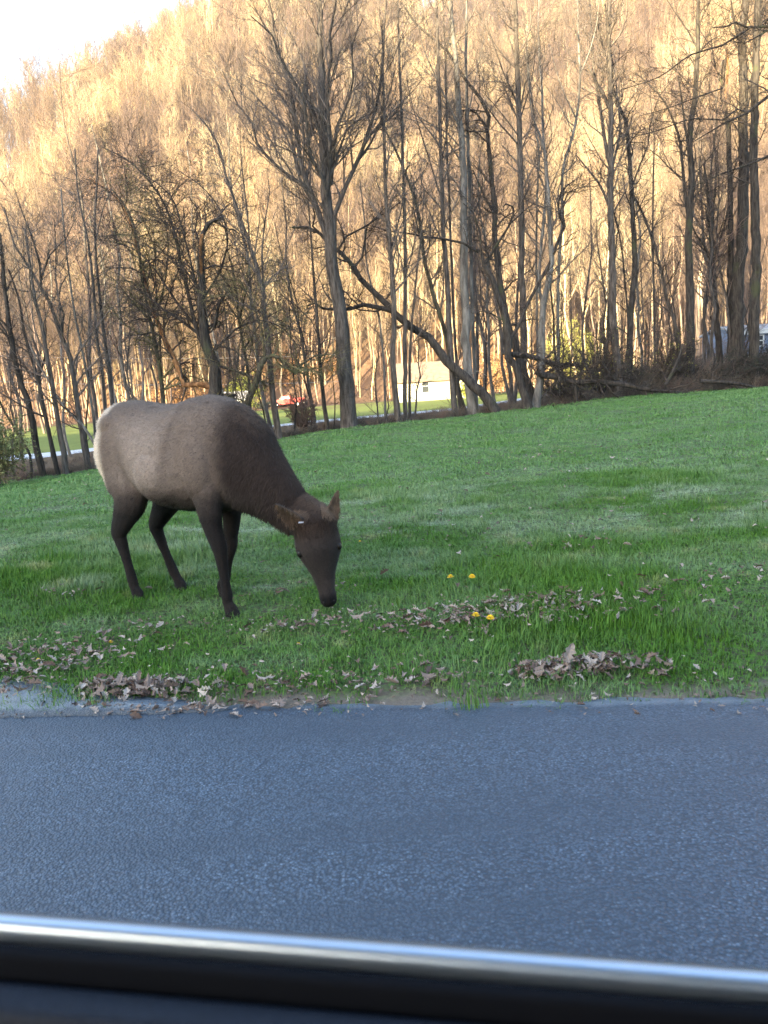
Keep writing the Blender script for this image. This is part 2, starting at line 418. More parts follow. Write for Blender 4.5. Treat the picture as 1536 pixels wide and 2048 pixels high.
def rough_tube(pts, rad, sides, R, amp=.07):
    T = Tubes(); T.add(pts[None], rad[None], sides)
    V = T.V[0].reshape(len(pts), sides, 3)
    c = pts[:, None]; k = 1 + amp * R.normal(size=(1, sides, 1)) + amp * .5 * R.normal(size=(len(pts), sides, 1))
    V = c + (V - c) * k
    f = T.F[0]
    n = len(V.reshape(-1, 3)); V = np.vstack([V.reshape(-1, 3), pts[-1] + (pts[-1] - pts[-2]) * .15])
    last = n - sides + np.arange(sides); cap = np.stack([last, np.roll(last, -1), np.full(sides, n)], -1)
    return V, f, cap
TREES = []
def tree(label, limbs, style='ash', off=0.5, Y=None, seed=0, name='bare_tree', dens=1.0, group=None, mats=None, lift=None, cat='tree', twig_from=.0, depth_amp=.35, buds=0.0, wmul=1.0, twig=None):
    R = np.random.default_rng(1000 + seed + len(TREES) * 17)
    S = STY[style]; bx, by = limbs[0][0][0]
    if Y is None:
        Y = 26.
        for _ in range(4): Y = edgeY(at(bx, by, Y)[0]) + off
    base = at(bx, by, Y); gzv = float(G(base[0], base[1]))
    root = empty(name, (base[0], base[1], gzv)); tag(root, label, cat, group)
    known_px, known_dy = [], []
    tw_p, tw_r = [], []
    sc = Y * Fv[1] ** 0 / FPX
    first = True
    crown = Tubes()
    for li, L in enumerate(limbs):
        px = np.array(L[0], float); w0, w1 = L[1], L[2]
        opt = L[3] if len(L) > 3 else {}
        seg = np.concatenate([[0], np.cumsum(np.linalg.norm(np.diff(px, axis=0), axis=1))]); tt = seg / seg[-1]
        wid = w0 + (w1 - w0) * tt
        if first: dy0 = 0
        else:
            kp = np.concatenate(known_px); kd = np.concatenate(known_dy)
            dy0 = kd[np.argmin(((kp - px[0]) ** 2).sum(1))]
        slope = R.uniform(-1, 1) * (depth_amp if not first else .08)
        if 'dy' in opt: slope = opt['dy']
        dy = dy0 + slope * seg / FPX * Y
        P3 = np.array([at(a, b, Y + d) for (a, b), d in zip(px, dy)])
        rr = wmul * wid * (.41 if first else .36) / FPX * (Y + dy)
        if first and 'nobase' not in opt:
            g0 = float(G(P3[0, 0], P3[0, 1]))
            if P3[0, 2] > g0 - .05:
                P3 = np.vstack([[P3[0, 0], P3[0, 1], g0 - .15], P3]); rr = np.concatenate([[rr[0] * 1.2], rr])
                px = np.vstack([px[0], px]); dy = np.concatenate([[dy[0]], dy])
            else: P3[0, 2] = g0 - .15
        known_px.append(px); known_dy.append(dy)
        # dense samples in between for limb starts
        for q in (.25, .5, .75):
            known_px.append(px[:-1] * (1 - q) + px[1:] * q); known_dy.append(dy[:-1] * (1 - q) + dy[1:] * q)
        pts, rad = catmull(P3, rr, .35)
        if len(pts) > 3:
            pts[1:-1] += R.normal(size=(len(pts) - 2, 3)) * np.minimum(.02, rad[1:-1, None] * .12)
        if first and 'noflare' not in opt: rad[:3] *= np.array([1.4, 1.15, 1.04])[:len(rad[:3])]
        rad = np.maximum(rad, .007)
        sides = 10 if rad.max() > .12 else (7 if rad.max() > .05 else 5)
        V, f, cap = rough_tube(pts, rad, sides, R, .07 if rad.max() > .06 else .03)
        V = V - np.array(root.location)
        mt = opt.get('mat') or (mats or S['bark'])
        nm = opt.get('name') or ('trunk' if first else 'limb')
        o = mobj(nm, mesh_np(nm, V, [f, cap], [M[mt]]), root)
        if opt.get('label'): o['label'] = opt['label']
        # twigs
        Lm = seg[-1] / FPX * Y; t0 = opt.get('t0', (.30 if first else .08)); dn = opt.get('dens', 1.0) * dens
        n1 = int(Lm * (1 - t0) * S['n1'] * dn * .78)
        if n1 > 0:
            a, ar = grow(pts[None], rad[None], n1, t0, 1.0, S['l1'], S['a1'], S['up'], 7, S['jit'], .5, .008, .35, R, maxr=.035)
            b_, br = grow(a, ar, S['n2'], .15, 1., S['l2'], S['a1'], S['up'] * .8, 5, S['jit'], .6, .006, .5, R)
            c_, cr = grow(b_, br, S['n3'], .2, 1., S['l3'], S['a1'] * .95, S['up'] * .6, 3, S['jit'], .7, .005, .6, R)
            crown.add(a, ar, 4); crown.add(b_, br, 3); crown.add(c_, cr, 3)
            if buds > 0:
                k = R.random(len(c_)) < buds; tw_p.append(c_[k, -1])
        first = False
    if crown.V:
        crown.V = [v - np.array(root.location) for v in crown.V]
        me = crown.mesh('crown', M[twig or S['twig']])
        o = mobj('crown', me, root)
        if tw_p:
            p_ = np.concatenate(tw_p) - np.array(root.location); add_leaves('buds', p_, .05, M['bud'], R, root)
    TREES.append(root); return root
def add_leaves(nm, p_, size, mat, R, root):
    n = len(p_); q = norm(R.normal(size=(n, 3))); r2 = norm(np.cross(q, R.normal(size=(n, 3)))); s_ = size * R.uniform(.5, 1.2, (n, 1))
    V = np.stack([p_ - r2 * s_ * .4, p_ + q * s_, p_ + r2 * s_ * .4, p_ - q * s_ * .5], 1).reshape(-1, 3)
    f = np.arange(n * 4).reshape(n, 4)
    o = mobj(nm, mesh_np(nm, V, [f], [mat], smooth=False), root); o['kind'] = 'stuff'; return o
M['bud'] = simple('buds', (.16, .16, .05), .8, .2, var=.3, vs=3)

tree('tall spreading maple with thick dark trunk and a fan of upright limbs', [
    ([(698, 857), (695, 800), (690, 740), (681, 640), (668, 560), (661, 480), (655, 420), (650, 350), (645, 230), (641, 100), (640, 0), (637, -120)], 40, 7, dict(t0=.42)),
    ([(660, 490), (634, 416), (605, 338), (592, 247), (577, 169), (551, 91), (545, 39), (538, 0), (530, -90)], 17, 4),
    ([(628, 400), (608, 372), (572, 346), (535, 315), (514, 286), (504, 247), (475, 208), (447, 146)], 10, 2.5),
    ([(600, 350), (577, 260), (556, 239), (530, 213), (491, 172), (447, 146), (416, 112)], 9, 2),
    ([(655, 430), (650, 364), (621, 312), (608, 203), (577, 146), (556, 104), (546, 73), (504, 34)], 13, 3),
    ([(650, 330), (640, 260), (613, 182), (608, 125), (582, 73), (556, 26), (550, -60)], 10, 2.5),
    ([(652, 400), (660, 312), (655, 182), (663, 117), (660, 65), (671, 13), (676, -70)], 12, 4),
    ([(662, 370), (668, 299), (673, 255), (699, 195), (707, 156), (704, 91), (725, 39)], 10, 2.5),
    ([(668, 470), (670, 429), (694, 369), (717, 320), (735, 268), (751, 221), (764, 143), (768, 65), (775, -30)], 13, 3.5),
    ([(717, 320), (742, 285), (764, 234), (780, 182), (792, 130)], 7, 2),
    ([(670, 330), (676, 307), (694, 260), (720, 237), (751, 224)], 8, 2.5),
    ([(640, 430), (600, 360), (585, 300), (560, 250), (548, 200)], 8, 2),
    ([(685, 640), (672, 610), (650, 585), (640, 560)], 8, 2)], 'maple', .6, name='maple_tree', dens=.85)
tree('crooked leaning tree whose long bent limbs reach left across the maple trunk', [
    ([(993, 822), (962, 785), (931, 757), (895, 723), (858, 676), (824, 655), (793, 629), (773, 608), (747, 582), (721, 559), (708, 535), (680, 504), (656, 486), (641, 468), (617, 455), (586, 455)], 25, 5, dict(t0=.35, dens=.6, noflare=1)),
    ([(783, 622), (760, 617), (727, 611), (700, 618), (667, 619), (646, 617), (630, 606), (614, 612)], 14, 4),
    ([(708, 535), (724, 515), (729, 486), (734, 452), (760, 426), (786, 400)], 7, 2.5),
    ([(677, 499), (693, 473), (727, 455), (763, 431), (800, 405)], 7, 2.5),
    ([(641, 468), (626, 452), (630, 431), (623, 405), (600, 385)], 6, 2),
    ([(931, 757), (955, 742), (975, 752)], 4, 2, dict(mat='bark_pale', label='pale broken side branch'))], 'gnarl', .3, name='leaning_tree', depth_amp=.25)
tree('tall trunk with a bright pale bark patch high up, behind the leaning tree', [
    ([(945, 826), (940, 780), (934, 738), (931, 634), (928, 530), (928, 452), (927, 390), (926, 338), (921, 260), (915, 182), (910, 104), (902, 39), (898, -60)], 24, 8, dict(t0=.45, dens=.7)),
    ([(926, 330), (900, 290), (865, 250), (820, 225), (780, 208)], 5, 1.5),
    ([(921, 260), (895, 205), (870, 150), (845, 90), (833, 20)], 5, 1.5),
    ([(924, 300), (890, 262), (840, 245), (790, 228)], 4, 1.5)], 'pole', 1.0, mats='bark_pale', name='tall_tree')
tree('slender twin stem just right of the pale-patched trunk', [
    ([(955, 824), (948, 720), (943, 560), (939, 400), (935, 250), (932, 130), (934, -40)], 9, 6, dict(t0=.4, dens=.6)),
    ([(935, 240), (950, 160), (965, 90), (975, 20)], 4, 1.5)], 'pole', 2.2, mats='bark_pale', name='tall_tree')
tree('shaggy broken-barked trunk close to the left of the pale-patched trunk', [
    ([(910, 832), (905, 765), (900, 686), (895, 582), (889, 504), (884, 400), (880, 250), (876, 120), (872, -40)], 15, 5, dict(t0=.4, dens=.8)),
    ([(884, 400), (862, 330), (840, 260), (822, 200), (806, 120)], 5, 1.5),
    ([(882, 330), (895, 250), (890, 150), (900, 60)], 5, 2)], 'ash', .9, name='shaggy_tree')
tree('thin dark stem pressed between the shaggy trunk and the pale-patched trunk', [
    ([(920, 829), (914, 740), (908, 640), (903, 520), (899, 400), (894, 300), (892, 160), (886, 0)], 8, 3, dict(t0=.45))], 'pole', 1.4, name='thin_tree')
tree('leaning dark stem rising left from behind the shaggy trunk', [
    ([(925, 815), (905, 740), (890, 665), (864, 582), (848, 517), (841, 452), (826, 390), (800, 320), (770, 260)], 13, 4, dict(t0=.3, noflare=1)),
    ([(850, 525), (838, 470), (828, 420), (822, 350)], 6, 2)], 'ash', 1.8, name='leaning_tree', mats='bark_olive')
tree('old hollow tree with a short bent trunk, two forks and gnarled claw-like branches', [
    ([(1056, 818), (1040, 764), (1033, 731), (1014, 714), (1018, 690), (1012, 647), (1001, 608), (983, 556), (967, 530)], 21, 10, dict(t0=.6, dens=.5)),
    ([(1007, 709), (1012, 694), (1022, 680), (1038, 650), (1053, 614), (1077, 567), (1098, 530), (1116, 483), (1129, 452)], 10, 9, dict(t0=.5, dens=.4)),
    ([(1129, 452), (1119, 431), (1116, 410), (1122, 385), (1135, 370), (1148, 362)], 8, 3),
    ([(1129, 452), (1126, 410), (1136, 385), (1160, 375), (1195, 372)], 5, 1.5),
    ([(967, 530), (978, 515), (993, 491), (1009, 465), (1020, 447), (1027, 429), (1025, 413), (1012, 408), (1006, 414)], 9, 4, dict(dy=-.2)),
    ([(1020, 447), (1034, 435), (1050, 420), (1070, 405)], 5, 2),
    ([(967, 530), (962, 499), (960, 465), (952, 440), (947, 426), (928, 408)], 8, 3),
    ([(947, 426), (960, 395), (966, 360), (955, 325), (940, 310)], 4, 1.5),
    ([(957, 504), (926, 486), (889, 478), (845, 473), (814, 466), (780, 463), (745, 452)], 7, 2.5),
    ([(1003, 640), (985, 628), (962, 622), (955, 626)], 5, 2)], 'gnarl', .4, name='gnarled_tree', dens=.8)
tree('ivy-rough trunk behind the gnarled tree that bends left near its top', [
    ([(1068, 800), (1045, 740), (1020, 660), (1001, 570), (993, 504), (988, 452), (991, 417), (983, 364), (980, 325), (975, 260), (978, 234), (960, 195), (941, 172), (921, 146), (894, 101), (866, 78), (832, 47), (803, 5)], 17, 3, dict(t0=.3, dens=.6)),
    ([(975, 262), (967, 245), (952, 226), (940, 221), (926, 221)], 8, 3, dict(dens=1.6)),
    ([(974, 262), (950, 264), (930, 262), (915, 257)], 5, 2),
    ([(952, 226), (958, 212), (948, 196), (955, 175)], 4, 1.5),
    ([(985, 420), (965, 385), (950, 350), (946, 340)], 8, 3)], 'gnarl', 1.2, name='crooked_tree', mats='bark_dark')
tree('tall straight trunk with a fan of V-shaped limbs, right of the gnarled tree fork', [
    ([(1052, 812), (1050, 760), (1048, 707), (1046, 634), (1044, 530), (1043, 417), (1040, 312), (1037, 208), (1034, 104), (1031, 0), (1029, -100)], 17, 9, dict(t0=.45, dens=.9)),
    ([(1037, 290), (1020, 270), (1001, 250), (983, 226), (960, 192), (939, 167)], 5, 1.5),
    ([(1037, 272), (1010, 235), (985, 205), (962, 180)], 4, 1.5),
    ([(1036, 215), (1027, 187), (1006, 143), (983, 78), (962, 39), (945, 5)], 5, 2),
    ([(1037, 245), (1022, 205), (1003, 165), (985, 148)], 4, 1.5),
    ([(1034, 130), (1020, 80), (1008, 40), (1000, 0)], 4, 1.5),
    ([(1040, 225), (1050, 170), (1055, 156), (1052, 78), (1046, 20)], 5, 2),
    ([(1038, 245), (1062, 165), (1070, 110), (1078, 60)], 4, 1.5)], 'ash', 1.6, name='tall_tree', dens=1.2)
tree('thin wavy stem, first one right of the V-limbed trunk', [
    ([(1076, 800), (1075, 707), (1073, 550), (1074, 400), (1078, 312), (1072, 270), (1064, 200), (1058, 150), (1054, 60)], 7, 2.5, dict(t0=.3))], 'pole', 2.5, name='thin_tree', mats='bark_pale')
tree('grey lichened trunk forking low, right stem of the gnarled pair', [
    ([(1070, 822), (1079, 764), (1082, 712), (1084, 650), (1085, 612), (1097, 560), (1103, 520), (1098, 440), (1094, 360), (1088, 300), (1076, 262)], 20, 6, dict(t0=.45, dens=.8, mat='bark_pale')),
    ([(1085, 614), (1079, 582), (1080, 520), (1086, 460), (1091, 400), (1091, 338), (1086, 260), (1084, 182), (1079, 120), (1077, 52), (1079, -30)], 9, 3.5, dict(mat='bark_pale')),
    ([(1076, 262), (1064, 230), (1058, 169), (1052, 104)], 5, 2)], 'ash', .6, name='forked_tree', mats='bark_pale')
tree('pale smooth sapling-like tree with slanting branches above the gnarled fork', [
    ([(1118, 795), (1116, 640), (1118, 520), (1124, 448), (1126, 338), (1145, 273), (1155, 221), (1160, 156), (1157, 80), (1155, -40)], 9, 4, dict(t0=.4)),
    ([(1116, 410), (1117, 380), (1132, 330), (1142, 290)], 4, 2),
    ([(1154, 240), (1130, 190), (1112, 140), (1100, 90)], 4, 1.5),
    ([(1160, 150), (1180, 100), (1195, 40), (1200, -20)], 4, 2),
    ([(1147, 270), (1122, 215), (1090, 170)], 3, 1.5)], 'pole', 1.8, name='pale_tree', mats='bark_pale')
tree('straight many-limbed trunk standing over the fallen log, limbs sweeping up on both sides', [
    ([(1240, 775), (1232, 700), (1225, 614), (1225, 510), (1221, 432), (1222, 364), (1222, 260), (1221, 182), (1217, 78), (1219, 0), (1218, -90)], 20, 7, dict(t0=.45)),
    ([(1222, 425), (1214, 403), (1196, 364), (1175, 338), (1154, 312)], 8, 3),
    ([(1220, 330), (1214, 312), (1201, 221), (1188, 143), (1183, 65), (1178, -20)], 9, 3),
    ([(1222, 350), (1230, 312), (1240, 260), (1236, 200), (1226, 130), (1216, 60)], 7, 2.5),
    ([(1222, 225), (1206, 190), (1190, 160), (1160, 90), (1140, 20)], 7, 2),
    ([(1221, 190), (1216, 130), (1200, 70), (1190, 0)], 7, 2.5),
    ([(1223, 430), (1238, 405), (1252, 380), (1262, 350)], 5, 2)], 'ash', 1.2, name='tall_tree', dens=1.3)
tree('dark trunk leaning in from the right to cross the many-limbed trunk', [
    ([(1262, 775), (1258, 700), (1262, 614), (1269, 536), (1266, 432), (1263, 380), (1257, 300), (1250, 240), (1238, 212), (1226, 180), (1217, 86), (1210, 10)], 17, 4, dict(t0=.4)),
    ([(1258, 760), (1256, 640), (1244, 500), (1234, 450), (1228, 425)], 7, 4),
    ([(1262, 380), (1280, 330), (1296, 290), (1300, 250), (1320, 190), (1345, 160)], 5, 1.5)], 'shade', 1.9, name='dark_tree')
tree('slim trunk slanting up to the left, between the dark trunk and the double-stemmed tree', [
    ([(1376, 770), (1347, 640), (1334, 601), (1318, 523), (1297, 458), (1282, 419), (1262, 385)], 10, 4, dict(t0=.35, noflare=1))], 'shade', 3.0, name='slanting_tree', mats='bark')
tree('thin straight grey stem left of the slanting trunk', [
    ([(1311, 775), (1308, 614), (1306, 500), (1306, 380), (1308, 280), (1300, 190)], 6, 2.5, dict(t0=.3))], 'pole', 4.0, name='thin_tree')
tree('double-stemmed dark trunk rising from the shaded thicket', [
    ([(1380, 778), (1381, 666), (1379, 562), (1378, 471), (1380, 420), (1383, 350), (1378, 300), (1383, 247), (1391, 182), (1396, 104), (1396, 26), (1398, -70)], 22, 6, dict(t0=.4)),
    ([(1377, 440), (1368, 364), (1360, 286), (1349, 247), (1329, 203), (1300, 170), (1271, 146)], 10, 3),
    ([(1396, 99), (1378, 65), (1352, 28), (1331, -5)], 5, 2),
    ([(1376, 290), (1368, 234), (1362, 185), (1357, 156)], 6, 4),
    ([(1395, 120), (1410, 80), (1440, 30)], 4, 2)], 'shade', 1.5, name='dark_tree', dens=1.1)
tree('broad forked trunk whose low branches spread like a candelabra in the shaded thicket', [
    ([(1442, 775), (1436, 680), (1428, 580), (1426, 530), (1420, 458), (1417, 400), (1408, 330)], 18, 4, dict(t0=.4)),
    ([(1426, 530), (1409, 492), (1391, 466), (1380, 440)], 8, 3),
    ([(1430, 520), (1443, 471), (1456, 419), (1462, 350)], 8, 3)], 'shade', 3.2, name='forked_tree', dens=1.3)
tree('massive dark trunk, thickest on the right side of the wood', [
    ([(1474, 775), (1474, 718), (1476, 600), (1482, 484), (1487, 420), (1487, 260), (1487, 156), (1485, 78), (1490, 20), (1495, -60)], 30, 14, dict(t0=.5)),
    ([(1487, 240), (1500, 180), (1515, 110), (1522, 30), (1525, -40)], 12, 6),
    ([(1484, 100), (1470, 50), (1462, 0)], 8, 4)], 'shade', 2.0, name='dark_tree')
tree('rough dark trunk with a torn scar coloured sunlit orange, left of the massive trunk', [
    ([(1466, 790), (1462, 640), (1462, 450), (1459, 312), (1454, 240), (1445, 182), (1450, 120)], 16, 9, dict(t0=.6)),
    ([(1450, 200), (1456, 140), (1454, 98)], 7, 4, dict(mat='bark_sun_tint', label='splintered wood coloured sunlit orange', dens=0)),
    ([(1452, 180), (1440, 160), (1428, 120), (1420, 60)], 6, 2)], 'shade', 2.6, name='dark_tree')
tree('straight dark trunk close to the right border of the wood', [
    ([(1508, 780), (1508, 718), (1510, 600), (1513, 458), (1508, 300), (1512, 150), (1516, 0), (1518, -60)], 24, 12, dict(t0=.5))], 'shade', 1.0, name='dark_tree')
tree('nearby tree at the right border whose long black limbs reach left into view', [
    ([(1640, 800), (1632, 650), (1622, 450), (1612, 300), (1600, 150), (1590, -60)], 34, 12, dict(t0=.6)),
    ([(1598, 90), (1536, 52), (1495, 55), (1472, 44), (1454, 52), (1428, 55)], 10, 3, dict(dens=1.2)),
    ([(1500, 56), (1443, 91), (1383, 109), (1318, 154), (1240, 180)], 6, 1.5),
    ([(1545, 55), (1520, 70), (1490, 86), (1470, 84)], 5, 2),
    ([(1606, 165), (1536, 193), (1495, 226), (1448, 247), (1386, 284)], 10, 2),
    ([(1495, 226), (1475, 218), (1446, 240), (1386, 237), (1318, 260), (1250, 279)], 5, 1.5),
    ([(1612, 280), (1536, 312), (1508, 325), (1448, 346), (1383, 375)], 8, 2),
    ([(1446, 176), (1400, 192), (1340, 215), (1280, 232)], 4, 1.5)], 'gnarl', -4.5, name='nearby_tree', dens=.8, depth_amp=.1)
# left of the maple
tree('slender slightly leaning trunk standing alone beside the elk shoulder, twigs arching at the top', [
    ([(557, 871), (549, 817), (542, 738), (534, 673), (526, 600), (528, 654 - 60), (513, 533), (498, 485), (483, 442), (452, 351), (437, 291), (416, 254), (386, 221)], 16, 3, dict(t0=.35)),
    ([(528, 600), (524, 503), (530, 442), (539, 382), (534, 340)], 7, 2),
    ([(500, 490), (492, 400), (482, 320), (480, 250)], 5, 1.5)], 'ash', .3, name='slender_tree')
tree('stocky dead tree with a broken top coloured orange as if sunlit standing behind the elk back', [
    ([(428, 830), (430, 780), (431, 730), (413, 690), (405, 639), (404, 578), (404, 542), (401, 503), (404, 472), (416, 447), (430, 440), (446, 435)], 32, 7, dict(t0=.3, dens=.5, mat='bark_dark')),
    ([(404, 560), (402, 520), (401, 490), (405, 470)], 9, 9, dict(mat='bark_sun_tint', label='stem wood coloured orange as if sunlit', dens=0)),
    ([(418, 715), (392, 654), (374, 578), (360, 520), (350, 472), (331, 412), (301, 366), (256, 321), (204, 294)], 12, 2),
    ([(428, 655), (438, 609), (450, 590), (462, 578)], 9, 4),
    ([(400, 670), (360, 640), (325, 618), (295, 590), (271, 578)], 8, 2),
    ([(426, 775), (400, 770), (368, 769), (360, 745), (345, 710), (331, 684), (318, 650), (307, 624), (280, 518), (265, 457), (234, 397), (180, 357)], 15, 3, dict(mat='bark_sun_tint')),
    ([(438, 795), (455, 790), (471, 790)], 16, 7, dict(dens=0)),
    ([(432, 690), (468, 700), (501, 733), (510, 745)], 6, 2),
    ([(431, 730), (455, 738), (480, 745), (507, 754)], 8, 3),
    ([(404, 540), (430, 530), (455, 540), (480, 545)], 6, 2),
    ([(392, 654), (350, 600), (310, 540), (270, 500), (215, 480)], 7, 2),
    ([(404, 610), (385, 540), (360, 440), (340, 390), (290, 350), (240, 335)], 7, 1.5),
    ([(405, 600), (440, 540), (455, 480), (440, 420), (400, 370), (345, 335)], 7, 1.5),
    ([(430, 700), (470, 660), (520, 640), (570, 660), (600, 700)], 7, 1.5)], 'apple', .8, name='dead_tree', dens=1.3, buds=.04, mats='bark_dark', wmul=1.08, twig='twig_dark')
tree('short leaning trunk with one elbowed limb snaking to the right, beside the elk withers', [
    ([(478, 850), (489, 818), (513, 760), (522, 730), (530, 717)], 20, 15, dict(t0=.5, noflare=1, dens=.4)),
    ([(527, 718), (545, 712), (560, 716), (578, 738), (590, 747), (604, 728), (630, 712), (661, 708)], 13, 4, dict(dens=1.2)),
    ([(515, 765), (490, 748), (470, 742), (455, 735)], 9, 4),
    ([(530, 717), (524, 660), (505, 610), (480, 560)], 7, 2)], 'apple', .2, name='leaning_tree', mats='bark_olive')
tree('weeping olive-budded tree in the thicket left of the dead tree', [
    ([(330, 850), (322, 760), (312, 700), (300, 640), (285, 560), (275, 480), (255, 420), (225, 380)], 11, 3, dict(t0=.25)),
    ([(312, 700), (335, 640), (370, 590), (390, 520)], 6, 2), ([(300, 640), (262, 600), (230, 560), (205, 545)], 6, 2),
    ([(305, 660), (330, 560), (335, 470), (310, 400), (260, 370)], 6, 1.5)], 'apple', 2.5, name='weeping_tree', dens=.9, buds=.12)
tree('dense twiggy olive-budded tree between the dead tree and the slender trunk', [
    ([(500, 850), (498, 760), (488, 700), (478, 640), (470, 560), (455, 500)], 9, 3, dict(t0=.2)),
    ([(488, 700), (520, 650), (560, 620), (600, 625)], 6, 1.5), ([(478, 640), (500, 560), (540, 520), (575, 530)], 6, 1.5), ([(478, 640), (450, 600), (430, 560)], 5, 1.5)], 'apple', 3.0, name='twiggy_tree', dens=.9, buds=.12)
tree('thin dark trunk wrapped in vines, just left of the big maple', [
    ([(656, 861), (646, 790), (641, 738), (638, 690), (634, 640), (628, 560), (622, 480), (616, 400)], 11, 3, dict(t0=.3)),
    ([(668, 858), (670, 800), (664, 750), (668, 700)], 4, 2, dict(name='vine'))], 'shade', .5, name='thin_tree')
tree('rough brown trunk, left one of the pair in front of the white house', [
    ([(798, 848), (792, 790), (786, 712), (788, 647), (786, 556), (781, 504), (772, 400), (769, 300), (767, 180), (764, 40)], 15, 3, dict(t0=.3)),
    ([(782, 500), (800, 430), (812, 360), (816, 280)], 5, 1.5)], 'ash', .6, name='brown_tree')
tree('straight grey trunk with vertical light streak, in front of the white house', [
    ([(811, 845), (810, 765), (810, 634), (811, 530), (808, 400), (804, 250), (799, 120), (796, 0)], 11, 4, dict(t0=.35)),
    ([(810, 560), (830, 480), (838, 400), (850, 320)], 4, 1.5)], 'pole', .9, name='grey_tree')
tree('narrow dark stem touching the grey streaked trunk on its right', [
    ([(820, 845), (820, 712), (824, 647), (832, 560), (842, 470), (848, 380)], 8, 2.5, dict(t0=.35))], 'pole', 1.2, name='thin_tree')
tree('thin pale curved stem between the maple and the brown trunk', [
    ([(771, 845), (768, 738), (758, 634), (742, 569), (732, 517), (729, 440), (720, 360)], 6, 2.5, dict(t0=.3))], 'pole', 1.8, name='thin_tree', mats='bark_pale')
tree('tall dark trunk forking in three above the thicket on the left', [
    ([(180, 945), (164, 863), (155, 805), (141, 717), (123, 673), (111, 638), (100, 605), (79, 570), (53, 526), (29, 491), (10, 420)], 15, 3, dict(t0=.25, noflare=1)),
    ([(123, 673), (127, 629), (117, 597), (122, 570), (135, 550)], 8, 3),
    ([(117, 600), (111, 556), (112, 500), (108, 440)], 5, 2),
    ([(82, 575), (79, 526), (67, 482), (44, 424), (30, 380)], 7, 2),
    ([(84, 552), (100, 509), (132, 477), (150, 440)], 6, 2)], 'ash', .8, name='forked_tree', dens=1.1)
tree('blue-grey trunk leaning left at the lawn edge, left of the elk rump', [
    ([(134, 951), (122, 878), (110, 800), (97, 732), (85, 658), (70, 600), (60, 530), (50, 460)], 14, 4, dict(t0=.35, noflare=1))], 'ash', .3, name='leaning_tree')
tree('dark stem leaning left with a forked crown, second from the left border thicket', [
    ([(118, 955), (100, 878), (88, 820), (76, 761), (59, 702), (47, 658), (38, 600), (18, 541)], 13, 4, dict(t0=.3, noflare=1)),
    ([(76, 761), (88, 720), (92, 660), (88, 600)], 6, 2)], 'shade', .6, name='leaning_tree')
tree('thick shaggy trunk nearest the left border evergreen', [
    ([(84, 945), (70, 870), (55, 800), (44, 776), (29, 717), (18, 644), (8, 560), (0, 470)], 18, 6, dict(t0=.3, noflare=1)),
    ([(30, 720), (10, 660), (-20, 620)], 6, 3)], 'shade', 1.0, name='shaggy_tree')
tree('slim pale stem left of the elk rump with bright bark high up', [
    ([(192, 930), (188, 849), (176, 761), (158, 673), (147, 614), (137, 540), (128, 460), (122, 380)], 7, 3, dict(t0=.3))], 'pole', 1.4, name='pale_tree', mats='bark_pale')
tree('straight dark stem, left one of the close pair above the elk rump', [
    ([(216, 900), (211, 820), (205, 746), (193, 673), (188, 585), (176, 482), (167, 439), (155, 380), (150, 300)], 9, 3, dict(t0=.35))], 'pole', 1.5, name='dark_tree')
tree('straight grey stem, right one of the close pair above the elk rump', [
    ([(236, 900), (226, 811), (217, 732), (203, 629), (193, 526), (190, 439), (193, 380), (196, 300)], 10, 3, dict(t0=.35)),
    ([(192, 480), (205, 420), (222, 380)], 4, 1.5)], 'pole', 1.9, name='grey_tree')
tree('crooked pale-barked limb leaning across the dark trunks at left', [
    ([(215, 940), (190, 890), (164, 849), (129, 814), (111, 790), (97, 761), (75, 725), (60, 690)], 8, 3, dict(noflare=1, mat='bark_pale'))], 'gnarl', .2, name='leaning_tree')
# thin saplings through the whole edge
def sapling_group():
    R = np.random.default_rng(77); protos = []
    labs = 'thin bare sapling growing in the brush along the meadow edge'
    def make(k):
        root = empty('bare_sapling', (0, 0, 0)); tag(root, labs, 'sapling', 'thin saplings along the meadow edge')
        H = R.uniform(4, 9); pts = np.cumsum(np.vstack([[0, 0, -.15], np.tile([0, 0, H / 9], (9, 1)) + R.normal(size=(9, 3)) * [.13, .13, 0] + [R.normal() * .05, 0, 0]]), 0)
        rad = np.linspace(.045, .012, 10) * R.uniform(.7, 1.3)
        p_, r_ = catmull(pts, rad, .4); V, f, cap = rough_tube(p_, r_, 5, R, .03)
        mobj('trunk', mesh_np('sapling_trunk', V, [f, cap], [M['bark'] if k % 2 else M['bark_dark']]), root)
        T = Tubes(); a, ar = grow(p_[None], r_[None], 16, .2, 1, (.6, 1.8), 42, .08, 5, .13, .5, .007, .4, R)
        b_, br = grow(a, ar, 6, .15, 1, (.3, .8), 40, .05, 3, .13, .6, .005, .5, R); c_, cr = grow(b_, br, 3, .2, 1, (.15, .4), 40, .05, 2, .1, .6, .005, .5, R)
        T.add(a, ar, 4); T.add(b_, br, 3); T.add(c_, cr, 3); mobj('crown', T.mesh('sapling_crown', M['twig_red'] if k % 3 == 0 else M['twig']), root)
        return root
    protos = [make(k) for k in range(7)]
    n = 0
    for i in range(46):
        x = R.uniform(-16, 20); y = edgeY(x) + R.uniform(.6, 9)
        if 2 < x < 8 and R.random() < .4: continue
        if n < 7: o = protos[n]
        else:
            src = protos[R.integers(7)]; o = src.copy(); COL.objects.link(o)
            for ch in src.children:
                c = ch.copy(); COL.objects.link(c); c.parent = o
        n += 1
        o.location = (x, y, float(G(x, y))); o.rotation_euler = (0, R.uniform(-.08, .04), R.uniform(0, 6.28)); s_ = R.uniform(.6, 1.25); o.scale = (s_, s_, s_)
sapling_group()
